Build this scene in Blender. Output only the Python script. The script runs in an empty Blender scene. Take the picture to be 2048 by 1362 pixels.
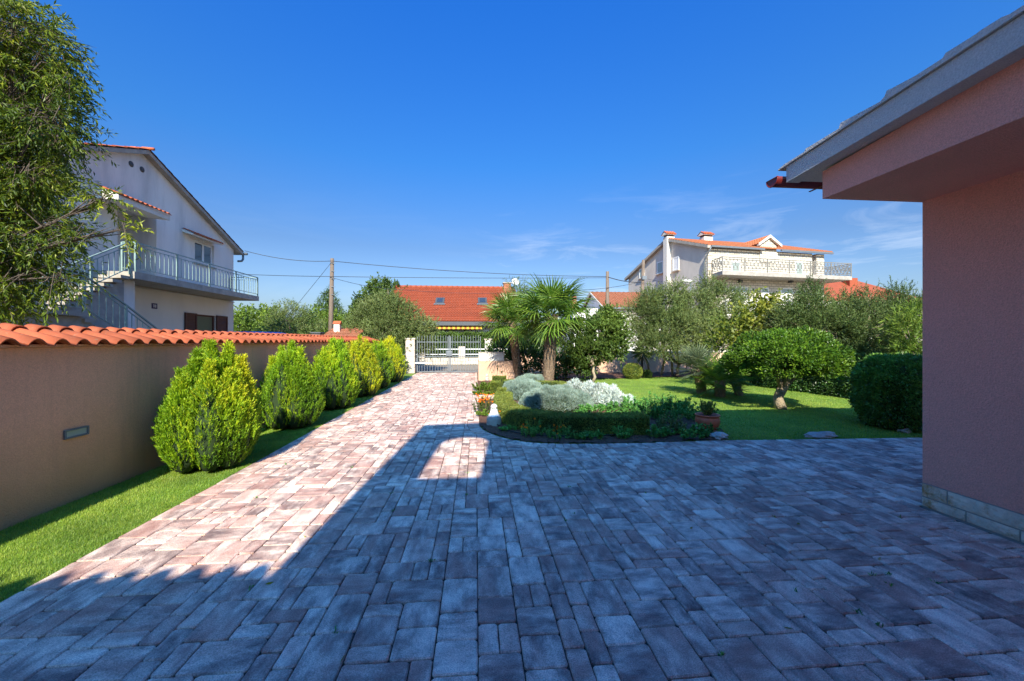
import bpy, math, random
import numpy as np
from mathutils import Vector, Matrix
random.seed(7); RS = np.random.RandomState(7)
sin, cos, pi, R = math.sin, math.cos, math.pi, math.radians
S = bpy.context.scene
COL = S.collection

# ------------------------------------------------------------------ camera, sky, sun
EYE = 1.5; FPX = 796.0; YAW = math.atan(72/FPX)
cam = bpy.data.cameras.new('camera'); cam.lens = FPX/2048*36; cam.sensor_width = 36; cam.clip_end = 6000; cam.clip_start = .05
co = bpy.data.objects.new('camera', cam); COL.objects.link(co)
co.location = (0, 0, EYE); co.rotation_euler = (R(90), 0, -YAW); S.camera = co
SUN = Vector((.085, 1, -.70)).normalized()          # direction the light travels
elev = math.asin(-SUN.z); az = math.atan2(-SUN.x, -SUN.y)   # azimuth of the sun from +Y towards +X
w = bpy.data.worlds.new('World'); S.world = w; w.use_nodes = True
nt = w.node_tree; nt.nodes.clear()
def N(nt, t, **k):
    n = nt.nodes.new(t)
    for a, b in k.items(): setattr(n, a, b)
    return n
sky = N(nt, 'ShaderNodeTexSky', sky_type='NISHITA', sun_disc=False)
sky.sun_elevation = elev; sky.sun_rotation = az; sky.air_density = 1.0; sky.dust_density = 2.6; sky.ozone_density = 3.2; sky.altitude = 0
hs = N(nt, 'ShaderNodeHueSaturation'); hs.inputs['Saturation'].default_value = 1.12
bg = N(nt, 'ShaderNodeBackground'); bg.inputs[1].default_value = .115
out = N(nt, 'ShaderNodeOutputWorld')
# thin high cirrus: stretched noise over the sky direction, strongest low above the horizon
tc = N(nt, 'ShaderNodeTexCoord'); mp = N(nt, 'ShaderNodeMapping'); mp.inputs['Scale'].default_value = (2.2, 2.2, 13); mp.inputs['Rotation'].default_value = (0, R(7), 0)
nz = N(nt, 'ShaderNodeTexNoise'); nz.inputs['Scale'].default_value = 1.6; nz.inputs['Detail'].default_value = 9; nz.inputs['Roughness'].default_value = .62; nz.inputs['Distortion'].default_value = .5
cr = N(nt, 'ShaderNodeValToRGB'); cr.color_ramp.elements[0].position = .50; cr.color_ramp.elements[1].position = .80
sep = N(nt, 'ShaderNodeSeparateXYZ'); rp = N(nt, 'ShaderNodeValToRGB')
rp.color_ramp.elements[0].position = .0; rp.color_ramp.elements[0].color = (.25,)*3+(1,)
e = rp.color_ramp.elements.new(.12); e.color = (1, 1, 1, 1)
rp.color_ramp.elements[-1].position = .36; rp.color_ramp.elements[-1].color = (0, 0, 0, 1)
ml = N(nt, 'ShaderNodeMath', operation='MULTIPLY'); ml2 = N(nt, 'ShaderNodeMath', operation='MULTIPLY'); ml2.inputs[1].default_value = .55
mx = N(nt, 'ShaderNodeMix', data_type='RGBA'); mx.inputs[7].default_value = (3.6, 3.8, 4.1, 1)
Lk = nt.links.new
Lk(sky.outputs[0], hs.inputs['Color']); Lk(tc.outputs['Generated'], mp.inputs[0]); Lk(mp.outputs[0], nz.inputs[0]); Lk(nz.outputs[0], cr.inputs[0])
Lk(tc.outputs['Generated'], sep.inputs[0]); Lk(sep.outputs[2], rp.inputs[0]); Lk(cr.outputs[0], ml.inputs[0]); Lk(rp.outputs[0], ml.inputs[1])
tr = N(nt, 'ShaderNodeValToRGB'); te = tr.color_ramp.elements     # deeper blue overhead, less glare at the horizon, the same all round
te[0].position = 0; te[0].color = (.50, .50, .56, 1); te[1].position = .7; te[1].color = (.10, .47, .96, 1)
for p_, c_ in ((.1, (.46, .49, .56)), (.22, (.34, .40, .49)), (.4, (.18, .45, .69))): q_ = te.new(p_); q_.color = c_+(1,)
tm = N(nt, 'ShaderNodeMix', data_type='RGBA', blend_type='MULTIPLY'); tm.inputs[0].default_value = 1
cm_ = N(nt, 'ShaderNodeMapRange'); cm_.inputs[1].default_value = -.02; cm_.inputs[2].default_value = .13; cm_.inputs[3].default_value = .1; cm_.inputs[4].default_value = 1
Lk(sep.outputs[0], cm_.inputs[0]); cq_ = N(nt, 'ShaderNodeMath', operation='MULTIPLY')
Lk(sep.outputs[2], tr.inputs[0]); Lk(hs.outputs[0], tm.inputs[6]); Lk(tr.outputs[0], tm.inputs[7])
Lk(ml.outputs[0], cq_.inputs[0]); Lk(cm_.outputs[0], cq_.inputs[1]); Lk(cq_.outputs[0], ml2.inputs[0]); Lk(ml2.outputs[0], mx.inputs[0]); Lk(tm.outputs[2], mx.inputs[6]); Lk(mx.outputs[2], bg.inputs[0]); Lk(bg.outputs[0], out.inputs[0])
sl = bpy.data.lights.new('sun', 'SUN'); sl.energy = 3.1; sl.angle = R(.5); sl.color = (1, .91, .74)
so = bpy.data.objects.new('sun', sl); COL.objects.link(so); so.location = (-3, -30, 25)
so.rotation_euler = SUN.to_track_quat('-Z', 'Y').to_euler()
S.view_settings.view_transform = 'Standard'; S.view_settings.look = 'None'; S.view_settings.exposure = 1.6; S.view_settings.gamma = 1
S.cycles.max_bounces = 6; S.cycles.transparent_max_bounces = 8; S.cycles.use_denoising = True; S.cycles.caustics_reflective = False; S.cycles.caustics_refractive = False

# ------------------------------------------------------------------ geometry of the view: survey helpers
FWD = Vector((sin(YAW), cos(YAW), 0)); RGT = Vector((cos(YAW), -sin(YAW), 0)); UP = Vector((0, 0, 1)); C0 = Vector((0, 0, EYE))
def ray(px, py): return FWD + RGT*((px-1024)/FPX) + UP*((681-py)/FPX)
def PD(px, py, D): return C0 + ray(px, py)*D
def G(px, py, z=0.0):
    r = ray(px, py); return C0 + r*((z-EYE)/r.z)
def PL(px, py, L):
    r = ray(px, py); return C0 + r*(L/r.x)
def PY(px, py, Y):
    r = ray(px, py); return C0 + r*(Y/r.y)
class Frame:
    def __init__(s, o, rz): s.o = Vector(o); s.m = Matrix.Rotation(rz, 3, 'Z'); s.mi = s.m.inverted()
    def hit(s, ax, val, px, py):
        o = s.mi @ (C0-s.o); d = s.mi @ ray(px, py); return o + d*((val-o[ax])/d[ax])

# ------------------------------------------------------------------ object helpers
ORG = {}
def tag(o, label=None, cat=None, group=None, kind=None):
    if label: o['label'] = label
    if cat: o['category'] = cat
    if group: o['group'] = group
    if kind: o['kind'] = kind
    return o
def thing(name, label, cat, loc=(0, 0, 0), rz=0, group=None):
    o = bpy.data.objects.new(name, None); COL.objects.link(o); o.location = loc; o.rotation_euler = (0, 0, rz)
    o.empty_display_size = .2
    ORG[o.name] = Vector(loc); return tag(o, label, cat, group)
def link(name, me, mat=None, parent=None):
    o = bpy.data.objects.new(name, me); COL.objects.link(o)
    if mat: me.materials.append(mat)
    if parent:
        o.parent = parent; ORG[o.name] = ORG[parent.name]
    else: ORG[o.name] = Vector((0, 0, 0))
    return o
class MB:
    def __init__(s): s.v = []; s.f = []; s.sm = []
    def add(s, vs, fs, smooth=False):
        b = len(s.v); s.v += [tuple(p) for p in vs]; s.f += [tuple(i+b for i in f) for f in fs]; s.sm += [smooth]*len(fs); return s
    def box(s, x0, y0, z0, x1, y1, z1):
        v = [(x, y, z) for z in (z0, z1) for y in (y0, y1) for x in (x0, x1)]
        return s.add(v, [(0, 2, 3, 1), (4, 5, 7, 6), (0, 1, 5, 4), (2, 6, 7, 3), (0, 4, 6, 2), (1, 3, 7, 5)])
    def hexa(s, b, t):   # bottom and top quads (4 points each, ccw)
        return s.add(list(b)+list(t), [(3, 2, 1, 0), (4, 5, 6, 7)]+[(i, (i+1) % 4, (i+1) % 4+4, i+4) for i in range(4)])
    def prism(s, pts, d):  # polygon (3d points) extruded by vector d
        n = len(pts); d = Vector(d); p = [Vector(q) for q in pts]
        return s.add(p+[q+d for q in p], [tuple(range(n)), tuple(range(2*n-1, n-1, -1))]+[(i, i+n, (i+1) % n+n, (i+1) % n) for i in range(n)])
    def tube(s, pts, r, n=6, cap=True, smooth=True):
        pts = [Vector(p) for p in pts]; rr = r if hasattr(r, '__len__') else [r]*len(pts)
        vs = []; fs = []; u = None
        for i, p in enumerate(pts):
            d = (pts[min(i+1, len(pts)-1)]-pts[max(i-1, 0)]).normalized()
            if u is None: u = d.orthogonal().normalized()
            u = (u-d*u.dot(d)); u = u.normalized() if u.length > 1e-6 else d.orthogonal().normalized()
            v = d.cross(u)
            for k in range(n):
                a = 2*pi*k/n; vs.append(p+(u*cos(a)+v*sin(a))*rr[i])
        for i in range(len(pts)-1):
            for k in range(n): fs.append((i*n+k, i*n+(k+1) % n, (i+1)*n+(k+1) % n, (i+1)*n+k))
        if cap: fs += [tuple(range(n-1, -1, -1)), tuple((len(pts)-1)*n+k for k in range(n))]
        return s.add(vs, fs, smooth)
    def bar(s, a, b, w, h=None):   # square bar
        a = Vector(a); b = Vector(b); h = h or w; d = (b-a).normalized()
        u = d.cross(UP); u = u.normalized() if u.length > 1e-4 else Vector((1, 0, 0)); v = d.cross(u).normalized()
        q = [u*x*w/2+v*y*h/2 for x, y in ((-1, -1), (1, -1), (1, 1), (-1, 1))]
        return s.hexa([a+k for k in q], [b+k for k in q])
    def lathe(s, prof, c=(0, 0, 0), n=20, smooth=True):
        c = Vector(c); vs = []; fs = []
        for r, z in prof:
            for k in range(n): vs.append(c+Vector((r*cos(2*pi*k/n), r*sin(2*pi*k/n), z)))
        for i in range(len(prof)-1):
            for k in range(n): fs.append((i*n+k, i*n+(k+1) % n, (i+1)*n+(k+1) % n, (i+1)*n+k))
        fs += [tuple(range(n-1, -1, -1)), tuple((len(prof)-1)*n+k for k in range(n))]
        return s.add(vs, fs, smooth)
    def mesh(s, name, off=None):
        me = bpy.data.meshes.new(name); v = s.v
        if off is not None: v = [(a-off.x, b-off.y, c-off.z) for a, b, c in v]
        me.from_pydata(v, [], s.f); me.polygons.foreach_set('use_smooth', s.sm); me.update(); return me
    def build(s, name, mat, parent=None, world=True, bevel=0, kind=None, label=None):
        off = ORG[parent.name] if (parent and world) else None
        me = s.mesh(name, off); o = link(name, me, mat, parent)
        if bevel:
            m = o.modifiers.new('b', 'BEVEL'); m.width = bevel; m.segments = 2; m.limit_method = 'ANGLE'
        if kind: o['kind'] = kind
        if label: o['label'] = label
        return o
def npmesh(name, V, F, rnd=None, mat=None, parent=None, smooth=False):
    """V (n,3) world, F (m,k) indices, rnd per face"""
    if parent: V = V-np.array(ORG[parent.name])
    me = bpy.data.meshes.new(name); m, k = F.shape
    me.vertices.add(len(V)); me.vertices.foreach_set('co', V.astype(np.float32).ravel())
    me.loops.add(m*k); me.loops.foreach_set('vertex_index', F.astype(np.int32).ravel())
    me.polygons.add(m); me.polygons.foreach_set('loop_start', np.arange(0, m*k, k, dtype=np.int32))
    me.polygons.foreach_set('use_smooth', np.full(m, smooth))
    me.update(calc_edges=True)
    if rnd is not None:
        a = me.attributes.new('rnd', 'FLOAT', 'FACE'); a.data.foreach_set('value', rnd.astype(np.float32))
    return link(name, me, mat, parent)
def copy_tree(o, parent=None):
    c = o.copy(); COL.objects.link(c)
    if parent: c.parent = parent
    ORG[c.name] = ORG[o.name]
    for ch in [k for k in KIDS.get(o.name, [])]: copy_tree(ch, c)
    return c
KIDS = {}
def kids(root):
    KIDS.clear()
    for o in COL.objects:
        if o.parent: KIDS.setdefault(o.parent.name, []).append(o)

# ------------------------------------------------------------------ materials
def newmat(name):
    m = bpy.data.materials.new(name); m.use_nodes = True; n = m.node_tree; b = n.nodes['Principled BSDF']; return m, n, b
def mk(name, col, rough=.8, var=.12, scale=3, bump=0, bscale=60, metal=0, col2=None, c2amt=(.5, .75), stretch=(1, 1, 1), spec=.4, bdist=.01, fine=.0):
    m, n, b = newmat(name); b.inputs['Roughness'].default_value = rough; b.inputs['Metallic'].default_value = metal; b.inputs['Specular IOR Level'].default_value = spec
    g = N(n, 'ShaderNodeNewGeometry'); mp = N(n, 'ShaderNodeMapping'); mp.inputs['Scale'].default_value = stretch; n.links.new(g.outputs['Position'], mp.inputs[0])
    t = N(n, 'ShaderNodeTexNoise'); t.inputs['Scale'].default_value = scale; t.inputs['Detail'].default_value = 6; t.inputs['Roughness'].default_value = .65; n.links.new(mp.outputs[0], t.inputs[0])
    r = N(n, 'ShaderNodeValToRGB'); r.color_ramp.elements[0].position = .3; r.color_ramp.elements[1].position = .7
    r.color_ramp.elements[0].color = tuple(c*(1-var) for c in col)+(1,); r.color_ramp.elements[1].color = tuple(min(1, c*(1+var)) for c in col)+(1,)
    n.links.new(t.outputs[0], r.inputs[0]); last = r.outputs[0]
    if col2:
        t2 = N(n, 'ShaderNodeTexNoise'); t2.inputs['Scale'].default_value = scale*.37; t2.inputs['Detail'].default_value = 8; t2.inputs['Roughness'].default_value = .7
        n.links.new(mp.outputs[0], t2.inputs[0]); r2 = N(n, 'ShaderNodeValToRGB'); r2.color_ramp.elements[0].position = c2amt[0]; r2.color_ramp.elements[1].position = c2amt[1]
        n.links.new(t2.outputs[0], r2.inputs[0]); x = N(n, 'ShaderNodeMix', data_type='RGBA'); n.links.new(r2.outputs[0], x.inputs[0]); n.links.new(last, x.inputs[6]); x.inputs[7].default_value = col2+(1,); last = x.outputs[2]
    if fine:
        t4 = N(n, 'ShaderNodeTexNoise'); t4.inputs['Scale'].default_value = 130; t4.inputs['Detail'].default_value = 2; n.links.new(g.outputs['Position'], t4.inputs[0])
        r4 = N(n, 'ShaderNodeMapRange'); r4.inputs[1].default_value = .3; r4.inputs[2].default_value = .7; r4.inputs[3].default_value = 1-fine; r4.inputs[4].default_value = 1+fine*.6; n.links.new(t4.outputs[0], r4.inputs[0])
        v4 = N(n, 'ShaderNodeVectorMath', operation='SCALE'); n.links.new(last, v4.inputs[0]); n.links.new(r4.outputs[0], v4.inputs['Scale']); last = v4.outputs[0]
    n.links.new(last, b.inputs['Base Color'])
    if bump:
        t3 = N(n, 'ShaderNodeTexNoise'); t3.inputs['Scale'].default_value = bscale; t3.inputs['Detail'].default_value = 4; n.links.new(g.outputs['Position'], t3.inputs[0])
        bp = N(n, 'ShaderNodeBump'); bp.inputs['Strength'].default_value = bump; bp.inputs['Distance'].default_value = bdist; n.links.new(t3.outputs[0], bp.inputs['Height']); n.links.new(bp.outputs[0], b.inputs['Normal'])
    return m
def leafmat(name, cols, trans=.35, rough=.5, spec=.35, nscale=1.2):
    m, n, b = newmat(name); b.inputs['Roughness'].default_value = rough; b.inputs['Specular IOR Level'].default_value = spec
    a = N(n, 'ShaderNodeAttribute', attribute_name='rnd'); r = N(n, 'ShaderNodeValToRGB')
    el = r.color_ramp.elements
    for i in range(len(cols)-2): el.new((i+1)/(len(cols)-1))
    for i, c in enumerate(cols): el[i].position = i/(len(cols)-1); el[i].color = tuple(c)+(1,)
    n.links.new(a.outputs['Fac'], r.inputs[0])
    g = N(n, 'ShaderNodeNewGeometry'); t = N(n, 'ShaderNodeTexNoise'); t.inputs['Scale'].default_value = nscale; n.links.new(g.outputs['Position'], t.inputs[0])
    mr = N(n, 'ShaderNodeMapRange'); mr.inputs[1].default_value = .3; mr.inputs[2].default_value = .7; mr.inputs[3].default_value = .72; mr.inputs[4].default_value = 1.25; n.links.new(t.outputs[0], mr.inputs[0])
    x = N(n, 'ShaderNodeVectorMath', operation='SCALE'); n.links.new(r.outputs[0], x.inputs[0]); n.links.new(mr.outputs[0], x.inputs['Scale'])
    n.links.new(x.outputs[0], b.inputs['Base Color'])
    tr = N(n, 'ShaderNodeBsdfTranslucent'); n.links.new(x.outputs[0], tr.inputs[0]); ms = N(n, 'ShaderNodeMixShader'); ms.inputs[0].default_value = trans
    o = n.nodes['Material Output']; n.links.new(b.outputs[0], ms.inputs[1]); n.links.new(tr.outputs[0], ms.inputs[2]); n.links.new(ms.outputs[0], o.inputs[0]); return m
def paver_mat():
    m, n, b = newmat('tumbled concrete paver'); b.inputs['Roughness'].default_value = .78; b.inputs['Specular IOR Level'].default_value = .35
    g = N(n, 'ShaderNodeNewGeometry'); a = N(n, 'ShaderNodeAttribute', attribute_name='tone'); s = N(n, 'ShaderNodeSeparateColor'); n.links.new(a.outputs['Color'], s.inputs[0])
    sc = N(n, 'ShaderNodeMix', data_type='VECTOR'); sc.inputs[4].default_value = (4.5, 9.5, 1); sc.inputs[5].default_value = (9.5, 4.5, 1); n.links.new(s.outputs[2], sc.inputs[0])
    mu = N(n, 'ShaderNodeVectorMath', operation='MULTIPLY'); n.links.new(g.outputs['Position'], mu.inputs[0]); n.links.new(sc.outputs[1], mu.inputs[1])
    ad = N(n, 'ShaderNodeVectorMath', operation='ADD'); n.links.new(mu.outputs[0], ad.inputs[0])
    k = N(n, 'ShaderNodeVectorMath', operation='SCALE'); k.inputs['Scale'].default_value = 60; n.links.new(a.outputs['Color'], k.inputs[0]); n.links.new(k.outputs[0], ad.inputs[1])
    t = N(n, 'ShaderNodeTexNoise'); t.inputs['Scale'].default_value = 1.0; t.inputs['Detail'].default_value = 6; t.inputs['Roughness'].default_value = .62; n.links.new(ad.outputs[0], t.inputs[0])
    t1 = N(n, 'ShaderNodeTexNoise'); t1.inputs['Scale'].default_value = .8; t1.inputs['Detail'].default_value = 2; n.links.new(ad.outputs[0], t1.inputs[0]); ad2 = N(n, 'ShaderNodeVectorMath', operation='ADD'); ad2.inputs[1].default_value = (31, 17, 9); n.links.new(ad.outputs[0], ad2.inputs[0]); n.links.new(ad2.outputs[0], t1.inputs[0])
    # value: dark slate .. pale, shifted per paver
    v = N(n, 'ShaderNodeMath', operation='MULTIPLY_ADD'); n.links.new(t.outputs[0], v.inputs[0]); v.inputs[1].default_value = 2.75
    q = N(n, 'ShaderNodeMath', operation='MULTIPLY_ADD'); n.links.new(s.outputs[0], q.inputs[0]); q.inputs[1].default_value = .56; q.inputs[2].default_value = -1.12; n.links.new(q.outputs[0], v.inputs[2])
    r = N(n, 'ShaderNodeValToRGB'); el = r.color_ramp.elements; el[0].color = (.23, .155, .135, 1); el[1].color = (1.0, .80, .64, 1); e = el.new(.36); e.color = (.47, .34, .28, 1); e = el.new(.72); e.color = (.80, .61, .49, 1); n.links.new(v.outputs[0], r.inputs[0])
    # rusty brown streaks
    v2 = N(n, 'ShaderNodeMath', operation='MULTIPLY_ADD'); n.links.new(t1.outputs[0], v2.inputs[0]); v2.inputs[1].default_value = 3.2
    q2 = N(n, 'ShaderNodeMath', operation='MULTIPLY_ADD'); n.links.new(s.outputs[1], q2.inputs[0]); q2.inputs[1].default_value = 1.0; q2.inputs[2].default_value = -1.78; n.links.new(q2.outputs[0], v2.inputs[2]); v2.use_clamp = True
    vv = N(n, 'ShaderNodeMath', operation='MULTIPLY'); vv.inputs[1].default_value = .62; n.links.new(v2.outputs[0], vv.inputs[0])
    x = N(n, 'ShaderNodeMix', data_type='RGBA'); n.links.new(vv.outputs[0], x.inputs[0]); n.links.new(r.outputs[0], x.inputs[6]); x.inputs[7].default_value = (.56, .28, .21, 1)
    # fine aggregate
    f = N(n, 'ShaderNodeTexNoise'); f.inputs['Scale'].default_value = 170; f.inputs['Detail'].default_value = 2; n.links.new(g.outputs['Position'], f.inputs[0])
    fr = N(n, 'ShaderNodeMapRange'); fr.inputs[1].default_value = .25; fr.inputs[2].default_value = .75; fr.inputs[3].default_value = .55; fr.inputs[4].default_value = 1.45; n.links.new(f.outputs[0], fr.inputs[0])
    dt = N(n, 'ShaderNodeTexNoise'); dt.inputs['Scale'].default_value = .9; dt.inputs['Detail'].default_value = 8; dt.inputs['Roughness'].default_value = .7; n.links.new(g.outputs['Position'], dt.inputs[0])
    dr = N(n, 'ShaderNodeMapRange'); dr.inputs[1].default_value = .35; dr.inputs[2].default_value = .62; dr.inputs[3].default_value = .76; dr.inputs[4].default_value = 1.06; n.links.new(dt.outputs[0], dr.inputs[0])
    dm = N(n, 'ShaderNodeMath', operation='MULTIPLY'); n.links.new(dr.outputs[0], dm.inputs[0]); n.links.new(fr.outputs[0], dm.inputs[1])
    y = N(n, 'ShaderNodeVectorMath', operation='SCALE'); n.links.new(x.outputs[2], y.inputs[0]); n.links.new(dm.outputs[0], y.inputs['Scale']); n.links.new(y.outputs[0], b.inputs['Base Color'])
    bt = N(n, 'ShaderNodeTexNoise'); bt.inputs['Scale'].default_value = 90; bt.inputs['Detail'].default_value = 6; n.links.new(g.outputs['Position'], bt.inputs[0])
    bp = N(n, 'ShaderNodeBump'); bp.inputs['Strength'].default_value = .5; bp.inputs['Distance'].default_value = .006; n.links.new(bt.outputs[0], bp.inputs['Height']); n.links.new(bp.outputs[0], b.inputs['Normal'])
    return m
M = {}
M['paver'] = paver_mat()
M['sand'] = mk('joint sand', (.045, .04, .036), .95, .3, 40)
M['soil'] = mk('red garden soil', (.13, .062, .038), .95, .35, 14, .9, 40, bdist=.03)
M['ground'] = mk('dry ground', (.16, .14, .08), .95, .3, .8, col2=(.07, .1, .03))
M['street'] = mk('gravel street', (.27, .22, .16), .95, .2, 5, .3, 60)
M['turf'] = mk('lawn turf', (.15, .24, .03), .95, .35, 18, .6, 120, col2=(.2, .22, .06), c2amt=(.55, .8))
M['wallplaster'] = mk('pinkish brown wall plaster', (.82, .42, .235), .93, .05, 2.0, .8, 90, col2=(.58, .31, .15), c2amt=(.6, .9), bdist=.01, fine=.16)
def splash(m, hgt, col):
    n = m.node_tree; b = n.nodes['Principled BSDF']; src = b.inputs['Base Color'].links[0].from_socket; g = N(n, 'ShaderNodeNewGeometry'); s = N(n, 'ShaderNodeSeparateXYZ'); n.links.new(g.outputs['Position'], s.inputs[0])
    t = N(n, 'ShaderNodeTexNoise'); t.inputs['Scale'].default_value = 2.2; t.inputs['Detail'].default_value = 7; n.links.new(g.outputs['Position'], t.inputs[0])
    a = N(n, 'ShaderNodeMath', operation='MULTIPLY_ADD'); n.links.new(t.outputs[0], a.inputs[0]); a.inputs[1].default_value = -hgt*1.2; n.links.new(s.outputs[2], a.inputs[2])
    r = N(n, 'ShaderNodeMapRange'); r.inputs[1].default_value = -hgt*.6; r.inputs[2].default_value = hgt*.5; r.inputs[3].default_value = .75; r.inputs[4].default_value = 0; n.links.new(a.outputs[0], r.inputs[0])
    x = N(n, 'ShaderNodeMix', data_type='RGBA'); n.links.new(r.outputs[0], x.inputs[0]); n.links.new(src, x.inputs[6]); x.inputs[7].default_value = col+(1,); n.links.new(x.outputs[2], b.inputs['Base Color'])
splash(M['wallplaster'], .75, (.50, .27, .12))
def streak(m, amt, dark, sc=(6, 6, .45)):   # rain streaks and blotches
    n = m.node_tree; b = n.nodes['Principled BSDF']; src = b.inputs['Base Color'].links[0].from_socket; g = N(n, 'ShaderNodeNewGeometry'); mp = N(n, 'ShaderNodeMapping'); mp.inputs['Scale'].default_value = sc; n.links.new(g.outputs['Position'], mp.inputs[0])
    t = N(n, 'ShaderNodeTexNoise'); t.inputs['Scale'].default_value = 1; t.inputs['Detail'].default_value = 8; t.inputs['Roughness'].default_value = .68; n.links.new(mp.outputs[0], t.inputs[0])
    r = N(n, 'ShaderNodeMapRange'); r.inputs[1].default_value = .5; r.inputs[2].default_value = .8; r.inputs[4].default_value = amt; n.links.new(t.outputs[0], r.inputs[0])
    x = N(n, 'ShaderNodeMix', data_type='RGBA'); n.links.new(r.outputs[0], x.inputs[0]); n.links.new(src, x.inputs[6]); x.inputs[7].default_value = dark+(1,); n.links.new(x.outputs[2], b.inputs['Base Color'])
streak(M['wallplaster'], .5, (.42, .23, .14))
M['pink'] = mk('pink roughcast plaster', (.95, .43, .32), .93, .04, 1.5, 1.0, 85, bdist=.012, fine=.16)
streak(M['pink'], .28, (.66, .32, .20), (2.5, 2.5, .6))
M['verge'] = mk('grey white roughcast', (.62, .62, .58), .93, .06, 3, 1.0, 80, bdist=.012, fine=.16)
M['terra'] = mk('terracotta tile', (.41, .098, .036), .75, .14, 6, .2, 80, col2=(.30, .075, .03), c2amt=(.5, .75))
def vary(m, lo, hi):   # each tile fired a little differently, with pale lichen specks
    n = m.node_tree; b = n.nodes['Principled BSDF']; src = b.inputs['Base Color'].links[0].from_socket; oi = N(n, 'ShaderNodeObjectInfo'); r = N(n, 'ShaderNodeMapRange'); r.inputs[3].default_value = lo; r.inputs[4].default_value = hi; n.links.new(oi.outputs['Random'], r.inputs[0])
    v = N(n, 'ShaderNodeVectorMath', operation='SCALE'); n.links.new(src, v.inputs[0]); n.links.new(r.outputs[0], v.inputs['Scale'])
    g = N(n, 'ShaderNodeNewGeometry'); t = N(n, 'ShaderNodeTexNoise'); t.inputs['Scale'].default_value = 28; t.inputs['Detail'].default_value = 5; n.links.new(g.outputs['Position'], t.inputs[0]); q = N(n, 'ShaderNodeMapRange'); q.inputs[1].default_value = .62; q.inputs[2].default_value = .72; q.inputs[4].default_value = .5; n.links.new(t.outputs[0], q.inputs[0])
    x = N(n, 'ShaderNodeMix', data_type='RGBA'); n.links.new(q.outputs[0], x.inputs[0]); n.links.new(v.outputs[0], x.inputs[6]); x.inputs[7].default_value = (.26, .17, .10, 1); n.links.new(x.outputs[2], b.inputs['Base Color'])
vary(M['terra'], .78, 1.18)
M['terra_old'] = mk('weathered terracotta', (.30, .115, .06), .85, .35, 7, .2, 60)
M['terra_far'] = mk('orange roof tile', (.30, .068, .028), .75, .12, 3, col2=(.22, .055, .024), c2amt=(.5, .8))
M['terra_light'] = mk('light orange roof tile', (.42, .14, .055), .8, .15, 3, col2=(.30, .12, .06), c2amt=(.5, .8))
M['oldplaster'] = mk('white roughcast streaked with damp', (.74, .71, .68), .9, .06, 1.2, .5, 60, col2=(.42, .41, .40), c2amt=(.55, .8), stretch=(1, 1, .22))
M['lowplaster'] = mk('cream plaster', (.72, .66, .59), .9, .05, 1.2, .4, 60, col2=(.48, .44, .4), c2amt=(.6, .9), stretch=(1, 1, .3))
M['concrete'] = mk('weathered concrete', (.36, .33, .29), .92, .2, 4, .5, 40, col2=(.24, .22, .2), c2amt=(.5, .75))
M['gablegrey'] = mk('grey cement render', (.62, .56, .49), .95, .10, 1.0, .3, 20, col2=(.5, .45, .39), c2amt=(.45, .7), stretch=(1, 1, .4))
M['whitepl'] = mk('white plaster', (.66, .62, .56), .9, .05, 2, .2, 50)
M['whitepaint'] = mk('white paint', (.78, .78, .77), .5, .03, 2)
M['greenrail'] = mk('pale green painted steel', (.25, .35, .33), .45, .12, 5, metal=.1)
M['greydark'] = mk('dark painted iron', (.07, .075, .08), .5, .1, 5)
M['galv'] = mk('galvanised steel', (.15, .17, .19), .45, .12, 9, metal=.2)
M['wood'] = mk('grey weathered pole wood', (.16, .12, .09), .9, .3, 8, .6, 30, stretch=(3, 3, .3))
M['cable'] = mk('black cable', (.03, .035, .045), .6)
M['shutter'] = mk('brown shutters', (.10, .035, .025), .55, .15, 6)
M['redbrown'] = mk('maroon gutter metal', (.17, .02, .016), .4, .15, 5, spec=.5)
M['limestone'] = mk('rough limestone', (.78, .68, .50), .9, .2, 9, .8, 25, col2=(.50, .30, .11), c2amt=(.53, .64), bdist=.03)
M['mortar'] = mk('grey mortar', (.40, .37, .31), .95)
M['block'] = mk('cut limestone block', (.56, .48, .39), .85, .07, 5, .5, 40, col2=(.5, .36, .25), c2amt=(.55, .8))
M['orangeplaster'] = mk('peach garden wall plaster', (.62, .39, .265), .92, .07, 2, .5, 60, col2=(.5, .27, .15), c2amt=(.55, .8))
M['bark'] = mk('bark', (.11, .085, .065), .95, .3, 9, .9, 30, bdist=.03)
M['barkpale'] = mk('pale olive bark', (.34, .275, .19), .92, .25, 12, .9, 25, bdist=.03)
M['fiber'] = mk('palm trunk fibre', (.25, .175, .115), .95, .4, 30, 1, 60, stretch=(1, 1, .4), bdist=.03)
M['rock'] = mk('pale rock', (.50, .46, .42), .9, .2, 9, 1, 14, bdist=.06)
M['pot'] = mk('glazed terracotta pot', (.55, .13, .06), .45, .18, 7, .2, 30)
M['saucer'] = mk('clay saucer', (.42, .22, .15), .8, .1, 6)
M['lampwhite'] = mk('white enamel lamp', (.78, .78, .75), .35, .02)
M['carblue'] = mk('blue car paint', (.01, .05, .30), .25, .02, spec=.6)
M['black'] = mk('black rubber', (.02, .02, .02), .7)
def glass(name, c, rough=.06):
    m, n, b = newmat(name); b.inputs['Base Color'].default_value = c+(1,); b.inputs['Roughness'].default_value = rough; b.inputs['Specular IOR Level'].default_value = .8; return m
M['glass'] = glass('window glass', (.035, .05, .07)); M['frosted'] = glass('frosted lamp glass', (.30, .36, .33), .35)
M['curtain'] = glass('curtained glass', (.13, .14, .09), .3)
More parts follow.
